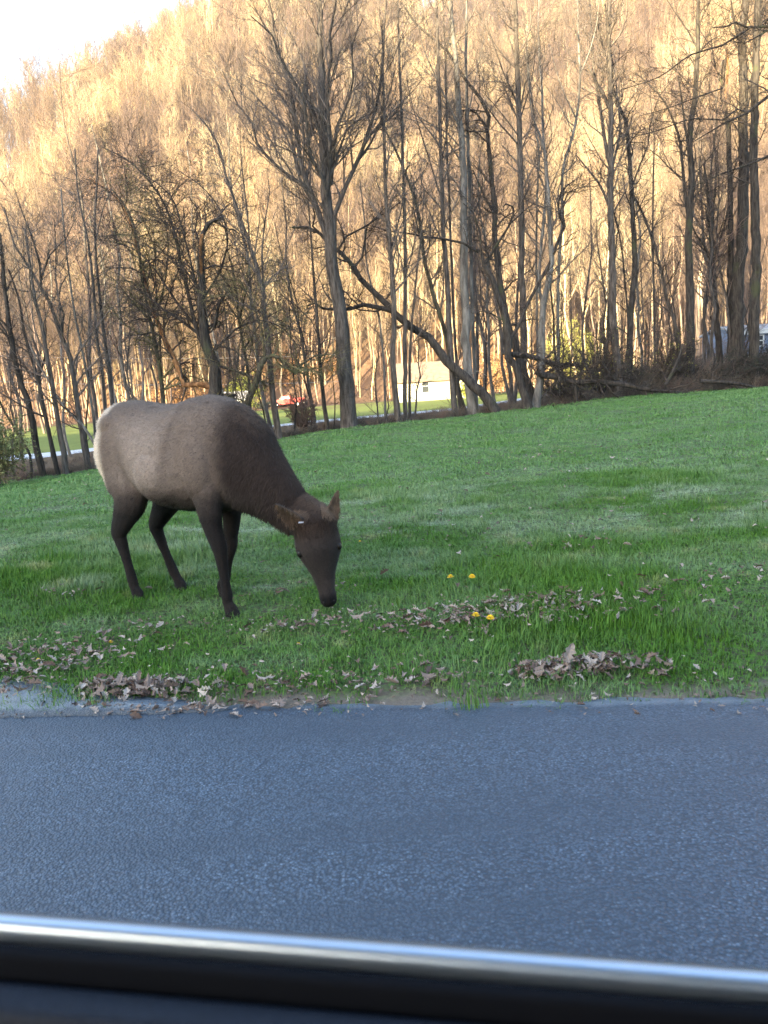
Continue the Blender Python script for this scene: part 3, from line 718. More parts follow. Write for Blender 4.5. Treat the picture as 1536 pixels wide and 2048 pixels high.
def slim_trees():
    R = np.random.default_rng(88); protos = []
    for k in range(6):
        root = empty('slim_tree'); tag(root, 'tall slim bare tree standing in the wood just behind the meadow edge', 'tree', 'slim trees behind the meadow edge'); H = R.uniform(12, 17)
        pts = np.zeros((12, 3)); pts[:, 2] = np.linspace(-.2, H, 12); pts[:, :2] = np.cumsum(R.normal(size=(12, 2)) * .13, 0); p_, r_ = catmull(pts, np.linspace(.085, .02, 12) * R.uniform(.7, 1.3), .5)
        V, f, cap = rough_tube(p_, r_, 6, R, .04); mobj('trunk', mesh_np('slim_trunk', V, [f, cap], [M[['bark', 'bark_pale', 'bark'][k % 3]]]), root)
        T = Tubes(); a, ar = grow(p_[None], r_[None], 30, .3, 1, (1.2, 3.4), 40, .08, 7, .14, .45, .007, .4, R); b_, br = grow(a, ar, 7, .15, 1, (.4, 1.3), 42, .06, 4, .14, .6, .0055, .5, R); c_, cr = grow(b_, br, 4, .2, 1, (.2, .6), 42, .05, 3, .12, .6, .005, .5, R)
        T.add(a, ar, 4); T.add(b_, br, 3); T.add(c_, cr, 3); mobj('crown', T.mesh('slim_crown', M['twig_red'] if k % 2 else M['twig']), root); protos.append(root)
    for i in range(26):
        for _ in range(20):
            y = R.uniform(29, 44); x = R.uniform(-.52, .52) * y
            if y < edgeY(x) + 1.5: continue
            if .045 < x / y < .11 and R.random() < .8: continue
            break
        src = protos[i % 6]
        if i < 6: o = src
        else:
            o = src.copy(); COL.objects.link(o)
            for ch in src.children: c = ch.copy(); COL.objects.link(c); c.parent = o
        s_ = R.uniform(.75, 1.1); o.location = (x, y, float(G(x, y))); o.scale = (s_,) * 3; o.rotation_euler = (0, R.uniform(-.05, .03), R.uniform(0, 6.28))
slim_trees()

# ------------------------------------------------------------------ woods behind: trees shared by mesh data
def far_tree(R, H, rt, n1, n2, n3, tw, mat, name, lean=.03, lo=None):
    P = 9; pts = np.zeros((P, 3)); pts[:, 2] = np.linspace(-.4, H, P); pts[:, :2] = np.cumsum(R.normal(size=(P, 2)) * H * .010, 0) + np.linspace(0, 1, P)[:, None] * R.normal(size=2) * H * lean
    rad = np.linspace(rt, rt * .25, P)
    T = Tubes(); T.add(pts[None], rad[None], 5)
    lo = lo or R.uniform(.30, .5); st = len(T.V)
    a, ar = grow(pts[None], rad[None], n1, lo, .97, (H * .16, H * .38), 30, .14, 5, .10, .5, tw * 1.5, .35, R, maxr=rt * .45)
    b_, br = grow(a, ar, n2, .2, 1, (H * .06, H * .17), 30, .12, 4, .12, .6, tw, .5, R)
    c_, cr = grow(b_, br, n3, .3, 1, (H * .03, H * .09), 32, .08, 2, .1, .7, tw * .8, .6, R)
    T.add(a, ar, 3); T.add(b_, br, 3); T.add(c_, cr, 3)
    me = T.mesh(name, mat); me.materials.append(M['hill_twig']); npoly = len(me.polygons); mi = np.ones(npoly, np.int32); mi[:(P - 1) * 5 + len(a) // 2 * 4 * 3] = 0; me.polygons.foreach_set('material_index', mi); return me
RT = np.random.default_rng(21)
mid_me = [far_tree(RT, RT.uniform(14, 20), RT.uniform(.09, .17), 18, 6, 4, .011, M['hill_tree'], 'mid_tree', .02, RT.uniform(.5, .7) if k < 4 else .35) for k in range(6)]
far_me = [far_tree(RT, RT.uniform(15, 21), RT.uniform(.13, .22), 14, 5, 4, .028, M['hill_tree'], 'far_tree') for _ in range(8)]
def in_view(x, y, z, m=80):
    v = np.array([x, y, z]) - CAM; d = v @ Fv
    px = 768 + FPX * (v @ Rv) / d; return -m < px < 1536 + m
pts_all = []
R = np.random.default_rng(5)
for i in range(9000):
    y = 62 + 330 * R.random() ** 0.85; x = R.uniform(-.62, .62) * y
    if not in_view(x, y, 10, 120 if y > 100 else 200): continue
    hz = float(hillz(np.array(x), np.array(y)))
    if y < 118 and hz < .5:
        # keep the yards, the house, the truck and the shed clear
        if 55 < y < 122 and -30 < x < 16 and not (R.random() < .03): continue
        if R.random() < .78: continue
        if abs(x - 6) < 12 and y < 104: continue
        if abs(x + 13) < 6 and y < 122: continue
    top = np.interp(x / y * 300, [-500, -300, -129, -100, -68, 0, 80, 200, 500], [34, 40, 60, 92, 128, 185, 225, 240, 240])
    if y > 150 and float(hillz(np.array(x), np.array(y))) - float(hillz(np.array(x), np.array(y - 8))) < .8: continue
    pts_all.append((y, x))
pts_all.sort()
near_pts, far_pts = pts_all[:270], pts_all[270:]
for k, (y, x) in enumerate(near_pts):
    me = mid_me[R.integers(6)] if y < 150 else far_me[R.integers(8)]
    o = mobj('hillside_tree', me); s_ = R.uniform(.75, 1.2); o.scale = (s_, s_, s_ * R.uniform(.95, 1.15)); o.location = (x, y, float(G(x, y))); o.rotation_euler = (0, 0, R.uniform(0, 6.28))
    tag(o, 'slim bare sunlit tree at the foot of the wooded hillside', 'tree', 'bare trees at the foot of the hillside')
print('forest', len(near_pts), len(far_pts), near_pts[-1])

def scatter(name, P, rot, scl, idx, templates, mat=None):
    """instances of template meshes on given points, as one geometry-nodes object"""
    c = bpy.data.collections.new(name + '_kinds')
    for k, me in enumerate(templates):
        c.objects.link(bpy.data.objects.new('%s_kind_%02d' % (name, k), me))
    me = bpy.data.meshes.new(name); me.vertices.add(len(P)); me.vertices.foreach_set('co', np.asarray(P, np.float32).ravel())
    a = me.attributes.new('rot', 'FLOAT_VECTOR', 'POINT'); a.data.foreach_set('vector', np.asarray(rot, np.float32).ravel())
    a = me.attributes.new('scl', 'FLOAT_VECTOR', 'POINT'); a.data.foreach_set('vector', np.asarray(scl, np.float32).ravel())
    a = me.attributes.new('kid', 'INT', 'POINT'); a.data.foreach_set('value', np.asarray(idx, np.int32))
    o = mobj(name, me); o['kind'] = 'stuff'
    ng = bpy.data.node_groups.new(name, 'GeometryNodeTree')
    ng.interface.new_socket('Geometry', in_out='INPUT', socket_type='NodeSocketGeometry'); ng.interface.new_socket('Geometry', in_out='OUTPUT', socket_type='NodeSocketGeometry')
    n = ng.nodes; gi = n.new('NodeGroupInput'); go = n.new('NodeGroupOutput'); ip = n.new('GeometryNodeInstanceOnPoints'); ci = n.new('GeometryNodeCollectionInfo')
    ci.inputs['Collection'].default_value = c; ci.inputs['Separate Children'].default_value = True; ci.inputs['Reset Children'].default_value = True
    ip.inputs['Pick Instance'].default_value = True
    def attr(nm, t):
        q = n.new('GeometryNodeInputNamedAttribute'); q.data_type = t; q.inputs['Name'].default_value = nm; return q.outputs['Attribute']
    m2p = n.new('GeometryNodeMeshToPoints')
    L = ng.links.new; L(gi.outputs[0], m2p.inputs['Mesh']); L(m2p.outputs[0], ip.inputs['Points']); L(ci.outputs[0], ip.inputs['Instance'])
    L(attr('kid', 'INT'), ip.inputs['Instance Index']); L(attr('rot', 'FLOAT_VECTOR'), ip.inputs['Rotation']); L(attr('scl', 'FLOAT_VECTOR'), ip.inputs['Scale'])
    L(ip.outputs[0], go.inputs[0])
    md = o.modifiers.new('scatter', 'NODES'); md.node_group = ng
    return o
fp = np.array([(x, y) for y, x in far_pts]); n = len(fp)
s_ = R.uniform(.75, 1.2, n)
scatter('hillside_forest', np.column_stack([fp, G(fp[:, 0], fp[:, 1]) - .3]), np.column_stack([np.zeros((n, 2)), R.uniform(0, 6.28, n)]), np.column_stack([s_, s_, s_ * R.uniform(.9, 1.2, n)]), R.integers(0, 8, n), far_me)
tag(bpy.data.objects['hillside_forest'], 'wooded hillside of bare trees lit gold by low sun', 'forest')

# ------------------------------------------------------------------ the elk
EA = math.radians(36); EF = np.array([math.cos(EA), -math.sin(EA), 0]); EL = np.array([math.sin(EA), math.cos(EA), 0]); EO = np.array([-1.27, 5.07, 0])
EO[2] = float(G(EO[0], EO[1])) - .01
EH = np.array([0, 0, 1.])
def eloc(p): return EO + EF * p[0] + EL * p[1] + EH * p[2]
def loft(cs, sides_dir, hh, hw, n=20, sq=2.3, close=True):
    """cs (k,3) centres, sides_dir (k,3) side vectors, hh/hw half sizes"""
    cs = np.asarray(cs, float); k = len(cs)
    T = np.empty_like(cs); T[1:-1] = cs[2:] - cs[:-2]; T[0] = cs[1] - cs[0]; T[-1] = cs[-1] - cs[-2]; T = norm(T)
    Sd = norm(np.asarray(sides_dir) - (np.asarray(sides_dir) * T).sum(1, keepdims=True) * T); Up = np.cross(Sd, T)
    a = np.arange(n) * 2 * math.pi / n; ca, sa = np.cos(a), np.sin(a)
    e = 2 / sq; X = np.sign(ca) * np.abs(ca) ** e; Y = np.sign(sa) * np.abs(sa) ** e
    V = cs[:, None] + Sd[:, None] * (X[None, :, None] * np.asarray(hw)[:, None, None]) + Up[:, None] * (Y[None, :, None] * np.asarray(hh)[:, None, None])
    V = V.reshape(-1, 3); i = np.arange(k - 1)[:, None] * n; q = np.arange(n)[None]
    f = np.stack([i + q, i + (q + 1) % n, i + n + (q + 1) % n, i + n + q], -1).reshape(-1, 4)
    V = np.vstack([V, cs[:1], cs[-1:]]); m = len(V)
    c1 = np.stack([(np.arange(n) + 1) % n, np.arange(n), np.full(n, m - 2)], -1); l = (k - 1) * n + np.arange(n); c2 = np.stack([l, (k - 1) * n + (np.arange(n) + 1) % n, np.full(n, m - 1)], -1)
    return V, f, np.vstack([c1, c2])
def smooth_sec(S, m=4):
    S = np.asarray(S, float); P, W = [], []
    k = len(S); u = np.linspace(0, k - 1, (k - 1) * m + 1); out = []
    for c in range(S.shape[1]):
        E = np.concatenate([[2 * S[0, c] - S[1, c]], S[:, c], [2 * S[-1, c] - S[-2, c]]]); i = np.minimum(u.astype(int), k - 2); t = u - i
        p0, p1, p2, p3 = E[i], E[i + 1], E[i + 2], E[i + 3]
        out.append(.5 * (2 * p1 + (p2 - p0) * t + (2 * p0 - 5 * p1 + 4 * p2 - p3) * t * t + (3 * p1 - p0 - 3 * p2 + p3) * t ** 3))
    return np.stack(out, -1)
HP = at(628, 1042, 4.56); HM = at(662, 1226, 4.50)
HA = norm(HM - HP); HD = np.array([.10, -1., .12]); HD = norm(HD - (HD @ HA) * HA); HS = np.cross(HA, HD)
def hloc(t, s, d): return HP + HA * t + HS * s + HD * d
def build_elk():
    pieces = []
    hp_l = np.array([(HP - EO) @ EF, (HP - EO) @ EL, HP[2] - EO[2]])
    S = [(-.79, 0, 1.10, .07, .06), (-.755, 0, 1.11, .17, .13), (-.66, 0, 1.12, .245, .20), (-.50, 0, 1.10, .285, .245), (-.32, 0, 1.05, .31, .27), (-.10, 0, 1.00, .345, .305), (.10, 0, .995, .355, .31),
         (.25, 0, 1.035, .355, .27), (.39, 0, .985, .355, .235), (.51, .01, .930, .325, .205), (.61, .02, .860, .255, .165), (.70, .035, .785, .205, .135), (.78, .055, .71, .168, .116), (.85, .075, .645, .142, .104), (hp_l[0] - .04, hp_l[1] - .01, hp_l[2] + .02, .125, .105), (hp_l[0] + .0, hp_l[1], hp_l[2] - .06, .09, .085)]
    S = smooth_sec(S); C3 = np.array([eloc(p[:3]) for p in S])
    pieces.append(loft(C3, np.tile(EL, (len(S), 1)), S[:, 3], S[:, 4], 24, 2.15))
    # muscle volumes: shoulder, haunch, belly
    def ell(c, r, rot=0):
        n, m = 14, 9; th = np.linspace(-math.pi / 2, math.pi / 2, m)
        cs = np.array([eloc((c[0] + 0 * q, c[1] + r[1] * math.sin(q), c[2])) for q in th]); k = np.cos(th) + .02
        pieces.append(loft(cs, np.tile(EF, (m, 1)), r[2] * k, r[0] * k, n, 2.0))
    for sd in (-1, 1):
        ell((.30, sd * .15, .98), (.18, .135, .26)); ell((-.52, sd * .13, 1.03), (.24, .135, .26)); ell((-.43, sd * .16, .86), (.17, .10, .18)); ell((-.02, sd * .13, .92), (.28, .205, .24)); ell((-.55, sd * .17, 1.22), (.12, .07, .08))
    legs = {}
    def leg(nodes):
        N = smooth_sec(nodes, 4); cs = np.array([eloc(p[:3]) for p in N]); pieces.append(loft(cs, np.tile(EL, (len(N), 1)), N[:, 3], N[:, 4], 14, 2.1))
    def front(s, fx, kx, dx=0.):
        leg([(.34 + dx, s * .12, 1.00, .16, .08), (.345 + dx, s * .15, .84, .13, .09), (.345 + dx, s * .16, .70, .094, .07), (.35 + dx + .3 * (kx - .35 - dx), s * .16, .56, .066, .054), (kx, s * .155, .44, .052, .046), (kx + .005, s * .153, .38, .042, .038), (.6 * kx + .4 * fx, s * .15, .25, .031, .029),
             (.3 * kx + .7 * fx, s * .15, .14, .036, .034), (fx - .01, s * .15, .09, .034, .031), (fx + .015, s * .15, .045, .046, .039), (fx + .03, s * .15, -.01, .058, .045)])
    front(-1, .43, .40); front(1, .05, .17, -.15)
    def hind(s, fx, hx):
        leg([(-.50, s * .12, 1.05, .24, .12), (-.46, s * .15, .88, .205, .115), (-.43, s * .165, .73, .15, .09), (.5 * (-.43 + hx), s * .165, .60, .098, .065), (hx - .01, s * .16, .48, .064, .048), (hx, s * .158, .42, .050, .040), (.6 * hx + .4 * fx, s * .155, .27, .033, .030),
             (.25 * hx + .75 * fx, s * .155, .14, .037, .034), (fx - .01, s * .155, .09, .035, .031), (fx + .015, s * .155, .045, .046, .039), (fx + .03, s * .155, -.01, .058, .045)])
    hind(-1, -.50, -.60); hind(1, -.42, -.60)
    # head
    H = [(-.08, 0, -.02, .07, .07), (-.02, 0, .01, .105, .100), (.06, 0, .012, .122, .112), (.13, 0, .008, .124, .118), (.19, 0, -.002, .115, .112), (.26, 0, -.012, .098, .086), (.34, 0, -.018, .076, .066), (.42, 0, -.02, .060, .051), (.475, 0, -.018, .054, .051), (.51, 0, -.016, .045, .044), (.53, 0, -.014, .022, .024)]
    H = [(a_, b_, c_, d_ * 1.04, e_ * (1.17 if a_ < .3 else 1.04)) for a_, b_, c_, d_, e_ in H]; H = smooth_sec(H); cs = np.array([hloc(p[0], p[1], p[2]) for p in H])
    pieces.append(loft(cs, np.tile(HS, (len(H), 1)), H[:, 3], H[:, 4], 20, 2.2))
    for sd in (-1, 1):   # brow ridges and cheeks
        c = hloc(.15, sd * .112, .050); n = 7; th = np.linspace(-math.pi / 2, math.pi / 2, n)
        pieces.append(loft(np.array([c + HA * .045 * math.sin(q) for q in th]), np.tile(HS, (n, 1)), .028 * (np.cos(th) + .03), .026 * (np.cos(th) + .03), 10, 2))
        c = hloc(.19, sd * .055, -.06)
        pieces.append(loft(np.array([c + HA * .09 * math.sin(q) for q in th]), np.tile(HS, (n, 1)), .05 * (np.cos(th) + .03), .035 * (np.cos(th) + .03), 10, 2))
    # ears: cupped leaf shells
    ears = []
    def ear(base, tip, open_dir):
        A = tip - base; Ln = np.linalg.norm(A); A = A / Ln; O = norm(open_dir - (open_dir @ A) * A); Sx = np.cross(A, O)
        ts = np.linspace(0, 1, 12); V = []; n = 9
        for t in ts:
            wd = .052 * math.sin(math.pi * min(1, (.10 + .9 * t) ** .75)) ** .8 + .008; cup = .95 - .25 * t
            arc = np.linspace(-1, 1, n) * 1.25 * cup
            outer = [base + A * Ln * t + Sx * wd * math.sin(q) - O * (wd * .9 * (math.cos(q) - .45)) for q in arc]
            thick = .011
            inner = [p + norm(base + A * Ln * t + O * .02 - p) * thick for p in outer]
            V += outer + inner[::-1]
        V = np.array(V); m = 2 * n; i = np.arange(len(ts) - 1)[:, None] * m; q = np.arange(m)[None]
        f = np.stack([i + q, i + (q + 1) % m, i + m + (q + 1) % m, i + m + q], -1).reshape(-1, 4)
        V = np.vstack([V, V[:m].mean(0), V[-m:].mean(0)]); e0, e1 = len(V) - 2, len(V) - 1
        r0 = np.arange(m); r1 = (len(ts) - 1) * m + np.arange(m)
        ears.append((base, A, O, Ln)); pieces.append((V, f, np.vstack([np.stack([np.roll(r0, -1), r0, np.full(m, e0)], -1), np.stack([r1, np.roll(r1, -1), np.full(m, e1)], -1)])))
    ear(at(661, 1052, 4.52), at(677, 978, 4.55), np.array([.3, -.55, -.25]))
    ear(at(604, 1056, 4.47), at(549, 1008, 4.33), np.array([.0, -.8, -.65]))
    V, F4, F3, n = [], [], [], 0
    for v, f4, f3 in pieces:
        V.append(v); F4.append(f4 + n); F3.append(f3 + n); n += len(v)
    me = mesh_np('elk_raw', np.concatenate(V), [np.concatenate(F4), np.concatenate(F3)])
    import bmesh
    bm = bmesh.new(); bm.from_mesh(me); bmesh.ops.recalc_face_normals(bm, faces=bm.faces); bm.to_mesh(me); bm.free()
    tmp = mobj('elk_tmp', me); rm = tmp.modifiers.new('r', 'REMESH'); rm.mode = 'VOXEL'; rm.voxel_size = .0085; rm.use_smooth_shade = True
    sm = tmp.modifiers.new('s', 'SMOOTH'); sm.factor = .5; sm.iterations = 6
    dg = bpy.context.evaluated_depsgraph_get(); body = bpy.data.meshes.new_from_object(tmp.evaluated_get(dg)); bpy.data.objects.remove(tmp)
    nv = len(body.vertices); co = np.empty(nv * 3, np.float32); body.vertices.foreach_get('co', co); co = co.reshape(-1, 3).astype(float)
    nrm = np.empty(nv * 3, np.float32); body.vertices.foreach_get('normal', nrm); nrm = nrm.reshape(-1, 3).astype(float)
    d = co - EO; x = d @ EF; y = d @ EL; z = d[:, 2]
    hd = co - HP; ht = hd @ HA; hs = hd @ HS; hn = hd @ HD
    R = np.random.default_rng(9)
    nz = fbm(x * 10, z * 10 + y * 6, 1.1, 4) * .5 + fbm(x * 30, z * 60 + y * 30, 1.1, 9) * .3
    def mix(a, b, t): return a * (1 - t[:, None]) + np.array(b) * t[:, None]
    c = np.tile(np.array([.168, .128, .103]), (nv, 1))
    c = mix(c, (.275, .218, .18), sstep(.38, .05, np.abs((x + .12) / 1.05)) * sstep(.72, .86, z) * sstep(1.32, 1.12, z) * .9)      # paler flank, its soft highlight painted into the coat
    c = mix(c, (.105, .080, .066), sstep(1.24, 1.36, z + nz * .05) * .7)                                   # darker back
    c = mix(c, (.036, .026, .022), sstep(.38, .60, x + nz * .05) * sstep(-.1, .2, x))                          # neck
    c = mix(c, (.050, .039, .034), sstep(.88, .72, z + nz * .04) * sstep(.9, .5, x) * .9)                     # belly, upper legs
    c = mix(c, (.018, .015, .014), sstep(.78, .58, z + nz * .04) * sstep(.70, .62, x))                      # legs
    c = mix(c, (.034, .026, .022), sstep(.50, .66, x) * sstep(.06, -.10, (nrm @ EL)) * 0)
    r_ = sstep(-.54, -.62, x + nz * .02 + .10 * (z < 1.0) * (1.0 - z)); c = mix(c, (.60, .50, .39), r_ * sstep(.70, .86, z))                # pale rump
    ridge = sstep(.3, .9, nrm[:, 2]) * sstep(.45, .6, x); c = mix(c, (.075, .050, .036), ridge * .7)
    head = sstep(-.03, .04, ht) * (np.abs(hs) < .16) * (np.abs(hn) < .2) * (x > .75)
    hc = np.tile(np.array([.042, .034, .031]), (nv, 1))
    hc = mix(hc, (.040, .026, .019), sstep(.17, .02, ht) * sstep(-.02, .05, hn))
    hc = mix(hc, (.10, .083, .075), sstep(.05, .085, np.abs(hs)) * sstep(.1, .2, ht) * sstep(.42, .3, ht) * sstep(.05, -.03, hn))
    hc = mix(hc, (.012, .011, .011), sstep(.43, .485, ht + nz * .01))
    c = c * (1 - head[:, None]) + hc * head[:, None]
    for bs, A, O, Ln in ears:
        e = co - bs; t = e @ A; q = np.linalg.norm(e - t[:, None] * A, axis=1); m = sstep(.02, .05, t) * (q < .09) * (t < Ln + .03)
        inn = np.clip(nrm @ O, 0, 1) ** .7; ec = np.array([.05, .038, .034])[None] * (1 - inn[:, None]) + np.array([.16, .105, .07])[None] * inn[:, None]
        c = c * (1 - m[:, None]) + ec * m[:, None]
    hoof = sstep(.065, .05, z) * (x < .7); c = c * (1 - hoof[:, None]) + np.array([.02, .018, .017]) * hoof[:, None]
    sh = np.exp(-((x - .13 - .18 * (z - 1.0)) / .035) ** 2) * sstep(.8, .95, z) * sstep(1.36, 1.2, z); c = mix(c, (.09, .068, .055), sh * .45)      # muscle shading behind the shoulder, painted into the coat
    fl = np.exp(-((x + .36 + .25 * (z - 1.0)) / .04) ** 2) * sstep(.72, .85, z) * sstep(1.25, 1.05, z); c = mix(c, (.10, .075, .06), fl * .4)        # muscle shading before the haunch, painted into the coat
    sp = sstep(.35, .6, fbm(x * 10, y * 14, .9, 6)) * sstep(1.26, 1.33, z); c = mix(c, (.07, .048, .035), sp * .6)
    c *= (1 + .22 * nz + .07 * R.normal(size=nv))[:, None]
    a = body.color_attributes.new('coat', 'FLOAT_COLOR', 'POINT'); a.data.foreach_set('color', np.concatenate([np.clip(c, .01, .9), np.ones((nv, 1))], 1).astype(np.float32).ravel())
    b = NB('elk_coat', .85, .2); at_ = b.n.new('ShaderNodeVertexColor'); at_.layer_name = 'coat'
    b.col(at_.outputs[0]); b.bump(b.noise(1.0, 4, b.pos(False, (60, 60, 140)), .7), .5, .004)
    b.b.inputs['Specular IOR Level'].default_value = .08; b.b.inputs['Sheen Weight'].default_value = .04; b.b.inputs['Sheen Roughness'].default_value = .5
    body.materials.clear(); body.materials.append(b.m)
    body.polygons.foreach_set('use_smooth', np.ones(len(body.polygons), bool))
    root = empty('elk', EO); tag(root, 'brown cow elk with a pale rump, head lowered, grazing on the roadside grass', 'elk')
    off = np.array(root.location)
    body.vertices.foreach_set('co', (co - off).astype(np.float32).ravel()); body.name = 'body'; mobj('body', body, root)
    # short coat: single-triangle hairs lying back along the body
    nh = 90000; k = R.integers(0, nv, nh); p = co[k] + R.normal(size=(nh, 3)) * .003; n_ = nrm[k]; kx = x[k]; kh = head[k] > .5
    flow = np.where(kh[:, None], -HA * .9 + 0 * n_, np.where((kx > .5)[:, None], -EF * .4 - EH * .8, -EF * .75 - EH * .45)); lowleg = (z[k] < .6) & ~kh & (kx < .7); flow[lowleg] = [0, 0, -1.]
    flow = norm(flow - (flow * n_).sum(1, keepdims=True) * n_)
    ln = np.where(kx > .5, .024, .013) * np.where(lowleg, .6, 1) * np.where(kh, .5, 1) * R.uniform(.6, 1.3, nh)
    ln = np.where(kh & (ht[k] < .1) & (hn[k] > -.02), .040 * R.uniform(.5, 1.2, nh), ln)
    ln = np.where((kx > .5) & ~kh & (n_[:, 2] < -.1), ln * 1.5, ln)
    dirn = norm(flow + n_ * R.uniform(.15, .5, (nh, 1)) + R.normal(size=(nh, 3)) * .16); sd = norm(np.cross(dirn, n_)) * .0018
    Vh = np.stack([p - sd, p + sd, p + dirn * ln[:, None]], 1).reshape(-1, 3) - off
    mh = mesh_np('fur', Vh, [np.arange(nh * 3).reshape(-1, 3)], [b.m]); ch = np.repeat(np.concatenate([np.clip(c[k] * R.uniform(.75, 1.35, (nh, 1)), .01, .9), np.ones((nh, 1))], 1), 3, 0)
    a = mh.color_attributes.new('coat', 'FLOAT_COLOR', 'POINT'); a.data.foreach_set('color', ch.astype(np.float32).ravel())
    o = mobj('fur', mh, root); o['kind'] = 'stuff'
    # eyes, nostrils, ear tag
    def ball(nm, c_, r3, mat, axes=None):
        th = np.linspace(-math.pi / 2, math.pi / 2, 9); ax = np.array([HA, HS, HD])
        cs = np.array([c_ + HA * r3[0] * math.sin(q) for q in th]) - off; V, f4, f3 = loft(cs, np.tile(HS, (9, 1)), r3[2] * (np.cos(th) + .01), r3[1] * (np.cos(th) + .01), 12, 2)
        return mobj(nm, mesh_np(nm, V, [f4, f3], [mat]), root)
    eye = simple('eye', (.008, .006, .005), .35, .3); nos = simple('nostril', (.006, .005, .005), .4)
    for sd in (-1, 1):
        ball('eye', hloc(.172, sd * .118, .068), (.024, .017, .018), eye)
        ball('nostril', hloc(.495, sd * .030, .022), (.010, .007, .008), nos)
    tg = ears[1]; c_ = tg[0] + tg[1] * .035 + np.array([.02, -.045, .02]); nx_ = np.array([[-.014, 0, -.004], [.016, 0, -.003], [.017, 0, .004], [-.011, 0, .005]])
    V = np.concatenate([c_ + nx_, c_ + nx_ + [0, -.004, .002]]) - off
    mobj('ear_tag', mesh_np('ear_tag', V, [np.array([[0, 1, 2, 3], [7, 6, 5, 4], [0, 4, 5, 1], [1, 5, 6, 2], [2, 6, 7, 3], [3, 7, 4, 0]])], [simple('tag_white', (.5, .5, .58), .4)], smooth=False), root)['label'] = 'small white ear tag'
build_elk()

# ------------------------------------------------------------------ grass
def blades(R, n, rad, h, wd, lean=.5, mat='blade'):
    a = R.uniform(0, 6.28, n); r = rad * np.sqrt(R.random(n)); b0 = np.stack([r * np.cos(a), r * np.sin(a), np.full(n, -.01)], -1)
    az = R.uniform(0, 6.28, n); dirh = np.stack([np.cos(az), np.sin(az), 0 * az], -1); H = h * R.uniform(.45, 1.25, n)[:, None]; ln = R.uniform(.1, 1, n)[:, None] * lean
    sd = np.stack([-np.sin(az), np.cos(az), 0 * az], -1) * (wd * R.uniform(.6, 1.3, n))[:, None]
    up = np.array([0, 0, 1.]); m = b0 + up * H * .55 + dirh * H * ln * .25; t = b0 + up * H * (1 - ln * .3) + dirh * H * ln
    V = np.stack([b0 - sd, b0 + sd, m - sd * .8, m + sd * .8, t], 1).reshape(-1, 3); i = np.arange(n)[:, None] * 5
    return mesh_np('grass_tuft', V, [i + np.array([[0, 1, 3, 2]]), i + np.array([[2, 3, 4]])], [M[mat]])
RG = np.random.default_rng(31)
tufts = [blades(RG, 110, .15, .055, .0022, .9) for _ in range(5)] + [blades(RG, 120, .16, .085, .0025, .8) for _ in range(3)] + [blades(RG, 90, .28, .05, .006, .9) for _ in range(4)]
def lawn_pts():
    P, K, S = [], [], []
    def zone(y0, y1, sp, kinds, sc, xw=.56):
        ys_ = np.arange(y0, y1, sp)
        for y in ys_:
            xw_ = y * xw + .6; x = np.arange(-xw_, xw_, sp); x = x + RG.uniform(-.5, .5, len(x)) * sp; yy = y + RG.uniform(-.5, .5, len(x)) * sp
            c = x * RN[0] + yy * RN[1] - REDGE; ok = (c > .05 + .09 * fbm(x, yy, .35, 8)) & (yy < edgeY(x) + .3)
            x, yy, c = x[ok], yy[ok], c[ok]
            bare = fbm(x, yy, .45, 9); keep = RG.random(len(x)) < np.where(c < .35, .85 - .5 * (bare > .1), np.where(bare > .75, .4, 1.))
            x, yy = x[keep], yy[keep]
            P.append(np.stack([x, yy, G(x, yy)], -1)); lush = fbm(x, yy, .8, 11) + RG.normal(size=len(x)) * .2
            K.append(np.where((lush > .45) & (len(kinds) > 5), kinds[-1] - RG.integers(0, 3, len(x)), kinds[0] + RG.integers(0, min(5, len(kinds)), len(x))))
            S.append(np.stack([np.full(len(x), sc)] * 2 + [sc * (.75 + .35 * np.clip(lush, -1, 1)) * RG.uniform(.8, 1.2, len(x))], -1))
    zone(3.05, 6.5, .105, range(0, 8), 1.0); zone(6.5, 10, .15, range(0, 8), 1.05); zone(10, 16, .26, range(8, 12), 1.0); zone(16, 30, .42, range(8, 12), 1.5)
    return np.concatenate(P), np.concatenate(K), np.concatenate(S)
GP, GK, GS = lawn_pts(); n = len(GP); print('tufts', n)
GK = np.clip(GK, 0, 11)
tag(scatter('grass', GP, np.column_stack([RG.normal(size=(n, 2)) * .08, RG.uniform(0, 6.28, n)]), GS, GK, tufts), 'green roadside and meadow grass', 'grass')

# ------------------------------------------------------------------ dead leaves
def leaf_mesh(R, size):
    prof = [(0, .04), (.12, .10), (.22, .32), (.30, .20), (.42, .44), (.52, .24), (.66, .42), (.76, .20), (.90, .16), (1.0, .02)]
    V = []; c1, c2 = R.uniform(-1.0, 1.4), R.uniform(-.9, .9)
    for t, w_ in prof:
        w_ *= R.uniform(.8, 1.15); zc = c1 * (t - .5) ** 2 * .8
        for s_ in (-1, 0, 1): V.append((t - .5, s_ * w_ * .62, zc + abs(s_) * w_ * c2 + R.normal() * .02))
    V = np.array(V) * size; k = len(prof); i = np.arange(k - 1)[:, None] * 3
    f = np.concatenate([i + np.array([[0, 1, 4, 3]]), i + np.array([[1, 2, 5, 4]])])
    return mesh_np('dead_leaf', V, [f], [M['leaf']], smooth=False)
def leaf_mat():
    b = NB('dead_leaf', .75, .25); c = b.ramp(b.rand(), [(0, (.08, .052, .042)), (.3, (.17, .12, .098)), (.55, (.30, .235, .20)), (.85, (.50, .44, .39)), (1, (.07, .042, .032))])
    n = b.noise(12, 3, b.pos(True)); b.col(b.mix(b.math('MULTIPLY', n, .5), c, (.12, .08, .06))); return b.m
M['leaf'] = leaf_mat(); RL = np.random.default_rng(41)
leaves = [leaf_mesh(RL, RL.uniform(.055, .10)) for _ in range(9)]
